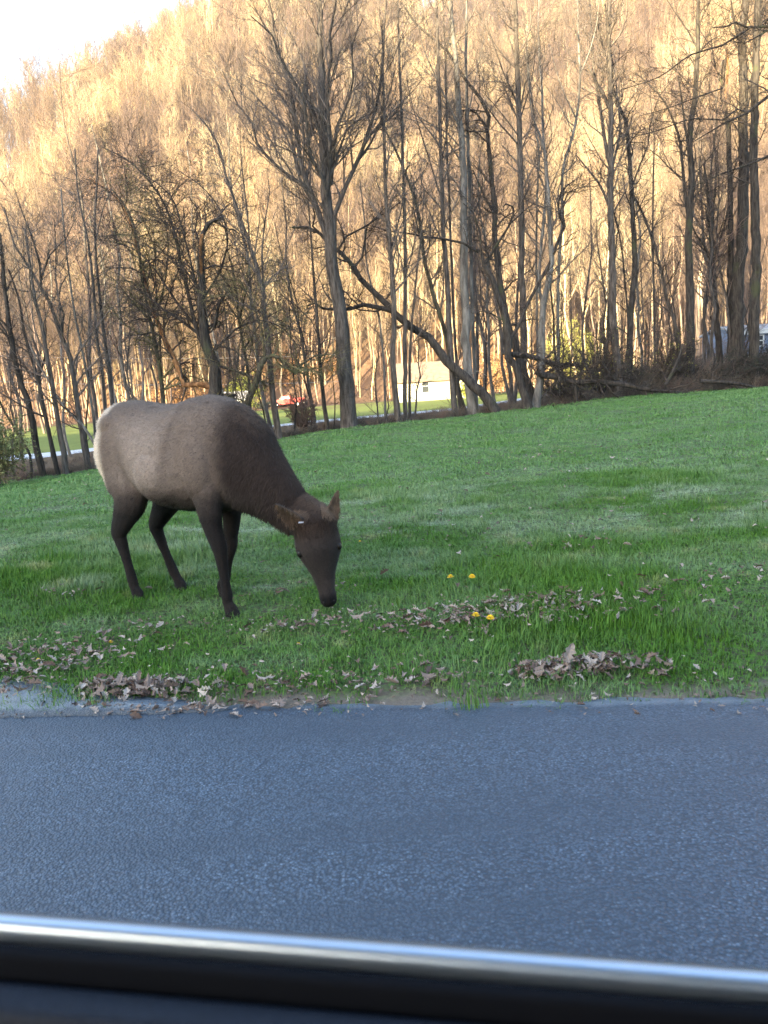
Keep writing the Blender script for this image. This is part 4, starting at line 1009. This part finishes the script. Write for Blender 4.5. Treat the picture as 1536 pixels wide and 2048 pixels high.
def litter():
    P = []
    def patch(px, py, rx, ry, n, spread=1.):
        g = gz(px, py, .05); P.append(np.column_stack([g[0] + RL.normal(size=n) * rx, g[1] + RL.normal(size=n) * ry]))
    patch(60, 1318, .22, .18, 70); patch(20, 1345, .18, .08, 50); patch(160, 1300, .25, .12, 30); patch(380, 1372, .25, .05, 40); patch(520, 1392, .35, .03, 40)
    patch(980, 1240, .24, .08, 75); patch(1070, 1222, .28, .10, 55); patch(880, 1255, .3, .06, 36); patch(760, 1238, .25, .06, 28); patch(1220, 1228, .3, .10, 32); patch(600, 1255, .2, .04, 24)
    patch(800, 1345, .16, .05, 26); patch(1480, 1180, .25, .2, 26); patch(1180, 1100, .2, .2, 14); patch(620, 1345, .25, .06, 18); patch(280, 1250, .2, .1, 16)
    patch(150, 1190, .15, .1, 9); patch(560, 1190, .3, .15, 12); patch(330, 1000, .6, .5, 14); patch(1060, 920, .6, .3, 18); patch(1250, 1040, 1., .5, 20); patch(700, 1060, .5, .4, 14)
    x = RL.uniform(-8, 9, 420); y = 3.6 + 20 * RL.random(420) ** 1.3; P.append(np.column_stack([x, y]))
    big = sum(len(q) for q in P); m = 1500; a_ = np.concatenate(P[:-1]); k = RL.integers(0, len(a_), m); P.append(a_[k] + RL.normal(size=(m, 2)) * [.22, .09])
    e_ = RL.uniform(-3, 3, 500); c_ = RL.uniform(-.16, .34, 500); P.append(np.column_stack([RDIR[0] * e_ + RN[0] * (REDGE + c_), RDIR[1] * e_ + RN[1] * (REDGE + c_)]))
    P = np.concatenate(P); fac = np.where(np.arange(len(P)) < big, RL.uniform(.35, .9, len(P)), RL.uniform(.16, .42, len(P))); c = P[:, 0] * RN[0] + P[:, 1] * RN[1] - REDGE; kp = (c > -.17) & (np.abs(P[:, 0]) < .55 * P[:, 1] + .4); P = P[kp]; fac = fac[kp]; c = P[:, 0] * RN[0] + P[:, 1] * RN[1] - REDGE
    n = len(P); z = G(P[:, 0], P[:, 1]) + RL.uniform(.015, .05, n) + .02 * (c > .3); z = np.where(c < .05, np.maximum(z, .008) * .0 + .009, z)
    tag(scatter('leaf_litter', np.column_stack([P, z]), np.column_stack([RL.normal(size=(n, 2)) * .28, RL.uniform(0, 6.28, n)]), np.repeat(fac[:, None], 3, 1), RL.integers(0, 9, n), leaves), 'scattered dead leaves on the lawn and verge', 'leaves')
litter()
def pile(label, pts, n, hgt, seed):
    R = np.random.default_rng(seed); g = [gz(px, py, .02) for px, py in pts]; c0 = np.mean(g, 0)
    root = empty('leaf_pile', (c0[0], c0[1], 0)); tag(root, label, 'leaf pile')
    for i in range(n):
        q = g[R.integers(len(g))]; x, y = q[0] + R.normal() * .085, q[1] + R.normal() * .045; dd = min(np.hypot(x - e[0], (y - e[1]) * 1.6) for e in g)
        z = float(G(x, y)) + .025 + hgt * max(0, 1 - (dd / .16) ** 2) * R.random()
        o = bpy.data.objects.new('leaf', leaves[R.integers(9)]); link(o, root); o.location = (x - c0[0], y - c0[1], z); o.rotation_euler = (R.normal() * .42, R.normal() * .42, R.uniform(0, 6.28)); s_ = R.uniform(.4, .85); o.scale = (s_, s_, s_)
pile('heap of brown dead leaves spilling onto the old paving beside the road', [(190, 1388), (240, 1380), (290, 1378), (340, 1378), (220, 1372)], 230, .07, 1)
pile('heap of dead leaves in the grass with one pale leaf standing upright', [(1085, 1345), (1130, 1338), (1180, 1335), (1230, 1332), (1290, 1335), (1110, 1352)], 230, .06, 2)
def upright_leaf():
    g = gz(1137, 1340, .03); o = mobj('dead_leaf', leaves[2]); o.location = (g[0], g[1], float(G(g[0], g[1])) + .11); o.rotation_euler = (1.3, -1.05, .4); o.scale = (1.35, 1.5, 1.2)
    tag(o, 'large pale tan leaf standing upright on the right leaf heap', 'leaf')
upright_leaf()

# ------------------------------------------------------------------ dandelions
M['yellow'] = simple('dandelion_yellow', (.80, .50, .01), .6); M['stem'] = simple('flower_stem', (.10, .22, .05), .6)
def dandelion():
    root = empty('dandelion'); R = np.random.default_rng(4)
    T = Tubes(); T.add(np.array([[[0, 0, 0], [.004, 0, .05], [.008, .002, .10]]]), np.array([[.0025, .0022, .0025]]), 5); mobj('stem', T.mesh('stem', M['stem']), root)
    V, F = [], []
    for ring, (n, r, z, tl) in enumerate([(20, .022, .100, .15), (16, .017, .104, .45), (12, .011, .107, .9)]):
        for k in range(n):
            a = 6.28 * (k + R.random() * .4) / n; d = np.array([math.cos(a), math.sin(a), 0]); s_ = np.array([-math.sin(a), math.cos(a), 0]) * .0022; b0 = np.array([.008, .002, z - .004])
            t = b0 + d * r + np.array([0, 0, r * tl]); i = len(V); V += [b0 - s_ * .5, b0 + s_ * .5, t + s_, t - s_]; F.append([i, i + 1, i + 2, i + 3])
    mobj('flower_head', mesh_np('flower_head', V, [F], [M['yellow']], smooth=False), root); return root
dn = dandelion()
dl = [(905, 1180, 'small half open dandelion, left of the pair above the leaf patch'), (944, 1178, 'bright dandelion, right of the pair above the leaf patch'), (952, 1252, 'dandelion low in the leaf patch, left of two side by side'), (985, 1254, 'dandelion low in the leaf patch, right of two side by side'),
      (221, 1272, 'tiny dandelion in the grass below the elk hind legs'), (594, 1280, 'tiny dandelion in the grass just below the elk muzzle'), (73, 1308, 'tiny dandelion among dead leaves at the left border'), (722, 1080, 'small dandelion in the lawn just right of the elk face')]
for i, (px, py, lb) in enumerate(dl):
    if i: 
        o = dn.copy(); COL.objects.link(o)
        for ch in dn.children: c = ch.copy(); COL.objects.link(c); c.parent = o
    else: o = dn
    g = gz(px, py + 12, .04); z = float(G(g[0], g[1])); o.location = (g[0], g[1], z - .015 if i > 3 else z); o.rotation_euler = (random.uniform(-.2, .3), random.uniform(-.2, .2), i); s_ = 1.0 if i < 4 else .55; o.scale = (s_,) * 3
    tag(o, lb, 'dandelion', 'dandelions in the grass')

# ------------------------------------------------------------------ car door at the bottom of the view
def car_door():
    # belt line of the door, parallel to the road, a forearm below the lens
    A = at(0, 1846, .385); B = at(1536, 1968, .385 * 1.0)
    ax = np.array([RDIR[0], RDIR[1], 0.]); 
    # make the line run along the road direction through the point in front of the lens
    c0 = at(768, 1903, .37); d = np.array([.998, -.05, 0]); 
    B = at(1536, 1988, .335); A = at(0, 1866, .395); d = norm(B - A); c0 = (A + B) / 2
    n_ = norm(np.cross(np.array([0, 0, 1.]), d))      # horizontal, pointing away from the car
    up = np.cross(d, n_)
    root = empty('car', c0 - [0, 0, .55]); tag(root, 'dark car whose window ledge and shiny trim cross the bottom of the view', 'car')
    off = np.array(root.location)
    def strip(name, prof, mat, L=.75, bulge=0.0):
        prof = np.asarray(prof, float); t = np.linspace(-L, L, 25); k = len(prof)
        V = (c0 - off)[None, None] + d[None, None] * t[:, None, None] + n_[None, None] * prof[None, :, 0, None] + up[None, None] * (prof[None, :, 1, None] - bulge * (t[:, None, None] ** 2))
        V = V.reshape(-1, 3); i = np.arange(len(t) - 1)[:, None] * k; q = np.arange(k)[None]
        f = np.stack([i + q, i + (q + 1) % k, i + k + (q + 1) % k, i + k + q], -1).reshape(-1, 4)
        me = mesh_np(name, V, [f], [mat])
        import bmesh
        bm = bmesh.new(); bm.from_mesh(me); bm.faces.new([bm.verts[j] for j in range(k)]) if False else None
        bmesh.ops.holes_fill(bm, edges=bm.edges, sides=0); bmesh.ops.recalc_face_normals(bm, faces=bm.faces); bm.to_mesh(me); bm.free()
        return mobj(name, me, root)
    def rnd(x0, y0, x1, y1, r, m=5):
        out = []
        for cx_, cy_, a0 in ((x1 - r, y1 - r, 0), (x0 + r, y1 - r, 90), (x0 + r, y0 + r, 180), (x1 - r, y0 + r, 270)):
            for q in range(m): a = math.radians(a0 + 90 * q / (m - 1)); out.append((cx_ + r * math.cos(a), cy_ + r * math.sin(a)))
        return out
    chrome = simple('window_trim_metal', (.62, .72, .84), .33, .6, .9); rub = simple('rubber_seal', (.008, .009, .013), .8, .1); paint = simple('door_paint', (.10, .12, .15), .3, .6)
    inner = simple('door_ledge', (.016, .021, .034), .6, .25, var=.25, vs=300); cloth = simple('door_cloth', (.035, .048, .085), .9, .2, var=.3, vs=400)
    strip('outer_panel', rnd(.020, -.55, .055, -.024, .012), paint)
    strip('window_trim', rnd(.003, -.012, .0145, .003, .0055), chrome)
    strip('glass_seal', rnd(-.008, -.030, .002, -.006, .004), rub)
    strip('window_ledge', rnd(-.036, -.040, -.010, -.018, .008), inner)
    strip('ledge_groove', rnd(-.052, -.06, -.039, -.036, .004), rub)
    strip('door_core', rnd(-.048, -.53, .024, -.062, .01), rub)
    strip('inner_panel', rnd(-.085, -.55, -.056, -.075, .014), cloth)
    zr = 1.70 - c0[2]; strip('shading_roof', rnd(-1.25, zr, -.03, zr + .045, .02), paint, L=.95); strip('shading_roof_lining', rnd(-1.20, zr - .02, -.05, zr - .003, .006), rub, L=.93)  # unseen roof, added to keep sky light and reflections off the ledge
    strip('floor_pan', rnd(-1.25, -.66, .05, -.60, .02), rub, L=.95); strip('far_door', rnd(-1.30, -.55, -1.22, -.02, .02), rub, L=.95)
car_door()

# ------------------------------------------------------------------ buildings beyond the back road
def boxm(x0, y0, z0, x1, y1, z1):
    V = np.array([(x, y, z) for z in (z0, z1) for y in (y0, y1) for x in (x0, x1)], float)
    return V, np.array([[0, 1, 5, 4], [1, 3, 7, 5], [3, 2, 6, 7], [2, 0, 4, 6], [4, 5, 7, 6], [1, 0, 2, 3]])
def joined(name, parts, mat, parent, smooth=False):
    V, F, n = [], [], 0
    for v, f in parts: V.append(v); F.append(f + n); n += len(v)
    return mobj(name, mesh_np(name, np.concatenate(V), [np.concatenate(F)], [mat], smooth=smooth), parent)
M['white'] = simple('white_siding', (.55, .51, .41), .6); M['roof'] = simple('brown_shingle', (.24, .17, .13), .9, .2, var=.2, vs=2); M['glass'] = simple('window_glass', (.05, .055, .06), .1, .6); M['trimw'] = simple('white_trim', (.7, .7, .68), .6)
M['found'] = simple('foundation', (.35, .34, .32), .9); M['bluewall'] = simple('pale_blue_siding', (.17, .21, .30), .7, .3, var=.08, vs=1); M['greyroof'] = simple('grey_roof', (.38, .36, .36), .8, .2)
def house(name, label, px0, px1, Y, depth, hw, rise, wmat, rmat, windows, pybase, eave=.45, rz=0.0, doors=()):
    A = at(px0, pybase, Y); B = at(px1, pybase, Y); W = B[0] - A[0]; z = float(G((A[0] + B[0]) / 2, Y))
    root = empty(name, ((A[0] + B[0]) / 2, Y, z), rz); tag(root, label, 'house' if W > 6 else 'shed')
    h = W / 2
    # walls as siding courses, so that each board has an edge of its own
    ps = [boxm(-h, 0, .25, h, .12, hw), boxm(-h, depth - .12, .25, h, depth, hw), boxm(-h, .125, .25, -h + .12, depth - .125, hw), boxm(h - .12, .125, .25, h, depth - .125, hw)]
    joined('wall', ps, wmat, root)
    ps = []
    for zc in np.arange(.3, hw - .02, .2): ps.append(boxm(-h - .01, -.028, zc, h + .01, -.003, zc + .185))
    o = joined('siding', ps, wmat, root); o['kind'] = 'stuff'
    joined('foundation', [boxm(-h + .02, .02, -.5, h - .02, depth - .02, .245)], M['found'], root)
    ov = eave; th = .12; y0, y1, ym = -ov, depth + ov, depth / 2
    for sgn, (ya, yb) in (('front', (y0, ym)), ('back', (ym, y1))):
        za, zb = (hw - ov * rise / (depth / 2), hw + rise) if sgn == 'front' else (hw + rise, hw - ov * rise / (depth / 2))
        V = np.array([(x, y, zz + dz) for dz in (0.02, th) for (y, zz) in ((ya, za), (yb, zb)) for x in (-h - ov, h + ov)], float)
        joined('roof', [(V, np.array([[0, 1, 5, 4], [1, 3, 7, 5], [3, 2, 6, 7], [2, 0, 4, 6], [4, 5, 7, 6], [1, 0, 2, 3]]))], rmat, root)
    for sx in (-h + .01, h - .11):
        V = np.array([(sx, .03, hw + .002), (sx, depth - .03, hw + .002), (sx, ym, hw + rise - .03), (sx + .1, .03, hw + .002), (sx + .1, depth - .03, hw + .002), (sx + .1, ym, hw + rise - .03)], float)
        mobj('gable', mesh_np('gable', V, [np.array([[0, 1, 2], [5, 4, 3]]), np.array([[0, 3, 4, 1], [1, 4, 5, 2], [2, 5, 3, 0]])], [wmat], smooth=False), root)
    joined('fascia', [boxm(-h - ov, -ov - .03, hw - ov * rise / (depth / 2) - .12, h + ov, -ov - .004, hw - ov * rise / (depth / 2) + .14)], M['trimw'] if rmat != M['roof'] else M['roof'], root)
    for (u, v0, ww, wh) in windows:
        w_ = joined('window', [boxm(u - ww / 2 - .07, -.075, v0 - .07, u + ww / 2 + .07, -.035, v0), boxm(u - ww / 2 - .07, -.075, v0 + wh, u + ww / 2 + .07, -.035, v0 + wh + .07), boxm(u - ww / 2 - .07, -.075, v0 + .002, u - ww / 2, -.035, v0 + wh - .002), boxm(u + ww / 2, -.075, v0 + .002, u + ww / 2 + .07, -.035, v0 + wh - .002), boxm(u - ww / 2, -.07, v0 + wh / 2 - .025, u + ww / 2, -.04, v0 + wh / 2 + .025)], M['trimw'], root)
        g = joined('pane', [boxm(u - ww / 2, -.052, v0, u + ww / 2, -.036, v0 + wh)], M['glass'], w_)
    for (u, ww, wh) in doors: 
        joined('door', [boxm(u - ww / 2, -.07, .26, u + ww / 2, -.031, .26 + wh)], M['greyroof'], root)
    return root
house('house', 'low white house with a brown roof and one narrow window, beyond the back road', 797, 960, 95, 6.5, 2.7, 1.9, M['white'], M['roof'], [(-1.6, 1.0, .8, 1.5)], 803, .5)
house('shed', 'small white shed with a pale grey roof, half hidden behind the elk shoulder', 446, 494, 84, 3.4, 1.9, .75, M['white'], M['greyroof'], [], 822, .25, doors=[(-.4, .8, 1.5)])
hb = house('shed', 'low pale blue outbuilding glimpsed between dark trunks at the right border', 1474, 1640, 42.2, 4.5, 1.45, .35, M['bluewall'], M['greyroof'], [(-1.2, .7, .6, .5)], 722, .15)

# ------------------------------------------------------------------ red pickup
def pickup():
    c = at(577, 806, 120); z = float(G(c[0], 120.)); root = empty('pickup_truck', (c[0], 120, z), math.radians(-8)); tag(root, 'red pickup truck parked on the sunlit lawn beyond the back road', 'pickup truck')
    red = simple('red_paint', (.50, .03, .025), .3, .6); dark = simple('tyre_rubber', (.02, .02, .02), .8); rim = simple('wheel_rim', (.5, .5, .5), .4, .5, .8); gl = simple('truck_glass', (.35, .42, .5), .1, .7); chrome = simple('bumper', (.6, .6, .6), .3, .5, .9)
    def prism(name, prof, y0, y1, mat, inset=0., par=root):
        prof = np.array(prof, float); k = len(prof); cen = prof.mean(0)
        a = np.column_stack([prof[:, 0], np.full(k, y0), prof[:, 1]]); b_ = np.column_stack([prof[:, 0], np.full(k, y1), prof[:, 1]])
        me = bpy.data.meshes.new(name); me.from_pydata([tuple(v) for v in np.vstack([a, b_])], [], [tuple(range(k)), tuple(range(2 * k - 1, k - 1, -1))] + [(i, i + k, (i + 1) % k + k, (i + 1) % k) for i in range(k)]); me.materials.append(mat)
        import bmesh
        bm = bmesh.new(); bm.from_mesh(me); bmesh.ops.recalc_face_normals(bm, faces=bm.faces); bmesh.ops.bevel(bm, geom=bm.edges, offset=.03, segments=2, affect='EDGES'); bm.to_mesh(me); bm.free()
        return mobj(name, me, par)
    # nose points left (-x); length 5.2
    arch = lambda cx_, r=.43: [(cx_ + r * math.cos(math.radians(a)), .42 + r * math.sin(math.radians(a))) for a in range(0, 181, 30)]
    body = [(-2.6, .5), (-2.6, .95), (-2.45, 1.08), (-1.25, 1.15), (2.55, 1.15), (2.55, .5)] + arch(1.6) + arch(-1.7)
    prism('body', body, -.9, .9, red); prism('cab', [(-1.3, 1.14), (-.75, 1.72), (.45, 1.76), (.62, 1.14)], -.78, .78, red)
    prism('bed_wall', [(.75, 1.15), (.75, 1.32), (2.55, 1.32), (2.55, 1.15)], -.9, -.8, red); prism('bed_wall', [(.75, 1.15), (.75, 1.32), (2.55, 1.32), (2.55, 1.15)], .8, .9, red)
    prism('side_window', [(-1.02, 1.2), (-.68, 1.62), (-.15, 1.65), (-.15, 1.2)], -.80, -.785, gl); prism('side_window', [(-.07, 1.2), (-.07, 1.65), (.38, 1.66), (.48, 1.2)], -.80, -.785, gl)
    prism('windscreen', [(-1.33, 1.17), (-.80, 1.72), (-.77, 1.70), (-1.29, 1.15)], -.7, .7, gl)
    prism('bumper', [(-2.72, .45), (-2.72, .68), (-2.61, .68), (-2.61, .45)], -.88, .88, chrome); prism('bumper', [(2.56, .45), (2.56, .68), (2.66, .68), (2.66, .45)], -.88, .88, chrome)
    for y in (-.75, .55): prism('headlight', [(-2.64, .75), (-2.64, .93), (-2.61, .93), (-2.61, .75)], y, y + .2, gl)
    for cx_ in (-1.7, 1.6):
        for y in (-.92, .70):
            T = Tubes(); a = np.linspace(0, 2 * math.pi, 25); T.add(np.array([[(cx_ + .27 * math.cos(q), y + .11, .38 + .27 * math.sin(q)) for q in a]]), np.full((1, 25), .105), 8)
            wl = mobj('wheel', T.mesh('tyre', dark), root); r_ = [(cx_ + .2 * math.cos(q), .38 + .2 * math.sin(q)) for q in a[:-1]]; prism('rim', r_, y + .04, y + .16, rim, par=wl)
pickup()

# ------------------------------------------------------------------ shrubs, brush, fallen timber
def leaf_bush(name, label, px, py, Y, W, H, mat, tw, n, ls, seed, D=None, cat='shrub', squash=1.0, base=None):
    R = np.random.default_rng(seed); c = at(px, py, Y); z = float(G(c[0], Y)); root = empty(name, (c[0], Y, z)); tag(root, label, cat)
    D = D or W
    k = 26; st = np.zeros((k, 6, 3)); a = R.uniform(0, 6.28, k); r = np.sqrt(R.random(k)); tx, ty, tz = np.cos(a) * r * W / 2, np.sin(a) * r * D / 2, H * (1 - .45 * r ** 2) * R.uniform(.7, 1, k)
    t = np.linspace(0, 1, 6); st[:, :, 0] = tx[:, None] * t ** 1.2; st[:, :, 1] = ty[:, None] * t ** 1.2; st[:, :, 2] = tz[:, None] * t; st += R.normal(size=st.shape) * .03 * H * (t[None, :, None] > 0)
    rad = np.linspace(.03, .008, 6)[None] * np.ones((k, 1)); T = Tubes(); T.add(st, rad, 4); b_, br = grow(st, rad, 12, .2, 1, (H * .12, H * .35), 40, .03, 4, .2, .6, .008, .5, R); T.add(b_, br, 3)
    c_, cr = grow(b_, br, 4, .2, 1, (H * .06, H * .16), 40, .03, 3, .2, .6, .007, .5, R); T.add(c_, cr, 3)
    mobj('stems', T.mesh('stems', M[tw]), root)
    if n:
        src = c_.reshape(-1, 3); p_ = src[R.integers(0, len(src), n)] + R.normal(size=(n, 3)) * H * .03; add_leaves('foliage', p_, ls, mat, R, root)
    return root
M['ever'] = simple('evergreen_foliage', (.17, .18, .075), .8, .2, var=.35, vs=1.5); M['forsy'] = simple('yellow_green_leaves', (.36, .40, .06), .7, .2, var=.25, vs=1); M['beech'] = simple('rusty_leaves', (.34, .19, .09), .8, .2, var=.3, vs=1); M['olive'] = simple('olive_buds', (.28, .28, .07), .8, .2, var=.3, vs=.6); M['darkleaf'] = simple('dark_shrub_leaves', (.05, .055, .04), .8, .2, var=.3, vs=1)
leaf_bush('evergreen_shrub', 'olive green feathery evergreen at the left border below the wires', -16, 940, 21.8, 2.2, 2.6, M['ever'], 'twig_olive', 4200, .06, 1)
leaf_bush('flowering_shrub', 'bright yellow-green shrub glimpsed behind the leaning trunk above the elk withers', 490, 805, 104, 4.6, 5.4, M['forsy'], 'twig_olive', 5000, .14, 2)
leaf_bush('flowering_shrub', 'small round yellow-green bush on the lawn right of the white house', 937, 790, 84, 2.2, 2.0, M['forsy'], 'twig_olive', 2500, .11, 3)
leaf_bush('rust_shrub', 'rusty orange leafy thicket left of the gnarled tree base', 985, 776, 96, 6.5, 5.8, M['beech'], 'twig_red', 9000, .16, 4)
leaf_bush('budding_shrub', 'wide olive-green budding bush on the slope behind the fallen log', 1140, 745, 104, 8, 8.5, M['olive'], 'twig_olive', 9000, .15, 5)
leaf_bush('rust_shrub', 'orange-brown leafy thicket behind the red pickup truck', 600, 795, 126, 16, 5.5, M['beech'], 'twig_red', 12000, .22, 6, D=5)
leaf_bush('rust_shrub', 'orange-brown leafy thicket left of the yellow-green shrub', 380, 800, 122, 16, 6, M['beech'], 'twig_red', 12000, .22, 16, D=5)
leaf_bush('dark_shrub', 'low dark evergreen hedge just left of the red pickup truck', 525, 812, 116, 5.0, 1.3, M['darkleaf'], 'twig_dark', 5000, .12, 7, D=2)
leaf_bush('bare_bush', 'bushy brown thicket of bare twigs left of the vine-wrapped trunk', 607, 868, 26.6, 1.6, 1.5, None, 'twig_red', 0, 0, 8)
for i, (px, W, H, lb) in enumerate([(1130, 3.0, 1.5, 'tangled grey brush pile under the broken fallen limb'), (1250, 4.4, 1.7, 'dark brush heap behind the pale fallen log'), (1430, 4.4, 1.7, 'dark brush heap right of the fallen log end'), (1520, 3.6, 1.9, 'dark brush heap at the right border of the lawn edge'), (1340, 3.0, 2.6, 'olive-brown thicket behind the thin end of the fallen log'), (1205, 2.4, 3.0, 'scrubby olive thicket left of the many-limbed trunk')]):
    X = at(px, 790, 29)[0]; leaf_bush('brush_pile', lb, px, 790, float(edgeY(X)) + 1.7, W, H, M['darkleaf'] if i in (1, 2, 3) else M['olive'], 'twig_dark', 2600 if i in (1, 2, 3) else 500, .05, 50 + i, D=1.8, cat='brush')
FL = dict(nobase=1, noflare=1, t0=.05)
def timber(name, label, limbs, off, style='gnarl', dens=1.0):
    tree(label, limbs, style, off, name=name, dens=dens, depth_amp=.12, cat='log', wmul=1.45)
timber('broken_limb', 'broken dark limb lying level from the hollow tree fork to the right', [([(1022, 709), (1053, 712), (1092, 723), (1125, 732), (1155, 728)], 11, 6, dict(FL, name='limb')), ([(1092, 723), (1120, 745), (1150, 770), (1175, 800)], 5, 2)], .8, dens=1.6)
timber('fallen_log', 'long pale fallen log sloping down to the lawn edge on the right', [([(1072, 742), (1085, 751), (1118, 754), (1150, 766), (1188, 763), (1240, 769), (1292, 779), (1340, 784), (1376, 788)], 12, 5, dict(FL, mat='bark_dark', dens=.9)), ([(1150, 766), (1152, 790), (1153, 812)], 8, 6, dict(dens=0)), ([(1118, 754), (1100, 775), (1080, 800)], 4, 2), ([(1188, 763), (1172, 735), (1160, 700)], 5, 2), ([(1240, 769), (1215, 740), (1195, 705)], 5, 2), ([(1085, 751), (1110, 735), (1140, 725)], 5, 3)], .5, dens=1.3)
timber('fallen_branch', 'curved dark branch propped between the brush and the double trunk', [([(1330, 770), (1345, 745), (1358, 715), (1364, 690)], 7, 3, dict(FL, name='limb'))], .4)
timber('fallen_log', 'short weathered log lying in the dark brush at the right border', [([(1400, 762), (1440, 764), (1480, 768), (1512, 776)], 7, 5, dict(FL, mat='bark_dark', dens=.9))], .5)
def undergrowth():
    R = np.random.default_rng(61); kinds = []
    for k in range(6):
        m = 34; a = R.uniform(0, 6.28, m); H = R.uniform(.3, 1.0, m) * (1.1 if k < 3 else .7); st = np.zeros((m, 4, 3)); b0 = R.normal(size=(m, 2)) * .22; t = np.linspace(0, 1, 4)
        st[:, :, :2] = b0[:, None] + np.stack([np.cos(a), np.sin(a)], -1)[:, None] * (t ** 1.6)[None, :, None] * H[:, None, None] * .5; st[:, :, 2] = H[:, None] * t - .05; st += R.normal(size=st.shape) * .02
        T = Tubes(); rd = np.linspace(.007, .004, 4)[None] * np.ones((m, 1)); T.add(st, rd, 3); b_, br = grow(st, rd, 5, .2, 1, (.08, .35), 42, .03, 3, .2, .7, .004, .6, R); T.add(b_, br, 3)
        kinds.append(T.mesh('undergrowth_clump', M[['twig_red', 'weed', 'weed', 'twig', 'weed', 'twig_dark'][k]]))
    n = 2600; x = R.uniform(-19, 22, n); o = np.concatenate([R.uniform(.5, 3.2, n // 2), R.uniform(.5, 18, n - n // 2)]); y = edgeY(x) + o; ok = np.abs(y - 47) > 2.6; x, y, o = x[ok], y[ok], o[ok]; n = len(x)
    s_ = R.uniform(.35, 1.0, n) * np.where(o < 1.2, .55, 1) * np.where(x > 9, 1.35, np.where(o > .9, .5, .8))
    P = np.column_stack([x, y, G(x, y)]); tag(scatter('undergrowth', P, np.column_stack([np.zeros((n, 2)), R.uniform(0, 6.28, n)]), np.repeat(s_[:, None], 3, 1), R.integers(0, 6, n), kinds), 'brown weeds and brambles along the wooded bank', 'undergrowth')
M['weed'] = simple('dry_weeds', (.19, .155, .12), .9, .1, var=.3, vs=2)
undergrowth()

# ------------------------------------------------------------------ wires on the left
def wires():
    def pole(px, Y, lb, H=7.5):
        c = at(px, 850, Y); z = float(G(c[0], Y)); root = empty('utility_pole', (c[0], Y, z)); tag(root, lb, 'utility pole')
        T = Tubes(); T.add(np.array([[[0, 0, -.3], [0, 0, H / 2], [0, 0, H]]]), np.array([[.14, .12, .10]]), 9); mobj('pole', T.mesh('pole', M['bark']), root)
        joined('crossarm', [boxm(-.6, -.06, H - .5, .6, .06, H - .38)], M['bark'], root); return c[0], Y, z
    a = pole(-330, 44, 'utility pole past the left border carrying the low wires'); b = pole(694, 51, 'utility pole hidden behind the maple trunk where the low wires end', 5.6)
    for k, (py0, py1, lb) in enumerate([(703, 716, 'upper pale cable crossing the trunks at the left border'), (753, 770, 'lower pale cable crossing the trunks at the left border')]):
        A = at(-330, py0 - 8, 44); B = at(694, py1 - 8, 50.8); t = np.linspace(0, 1, 40); P = A[None] * (1 - t[:, None]) + B[None] * t[:, None]; P[:, 2] -= .55 * 4 * t * (1 - t) * .8
        T = Tubes(); T.add(P[None] - A[None, None], np.full((1, 40), .011), 5); o = mobj('utility_wire', T.mesh('wire', simple('wire_sheath', (.42, .40, .38), .4, .5))); o.location = A; tag(o, lb, 'wire', 'low cables on the left')
wires()

# ------------------------------------------------------------------ air
def haze():
    V, F = boxm(-720, -340, -8, 720, 720, 330)
    me = mesh_np('haze', V, [F], [], smooth=False); o = mobj('haze', me); o['kind'] = 'stuff'
    m = bpy.data.materials.new('haze'); m.use_nodes = True; n = m.node_tree.nodes; n.clear(); out = n.new('ShaderNodeOutputMaterial'); pv = n.new('ShaderNodeVolumePrincipled')
    pv.inputs['Color'].default_value = (.93, .95, 1, 1); pv.inputs['Density'].default_value = HAZE; pv.inputs['Anisotropy'].default_value = .2
    m.node_tree.links.new(pv.outputs[0], out.inputs['Volume']); me.materials.append(m)
HAZE = .00026
haze()
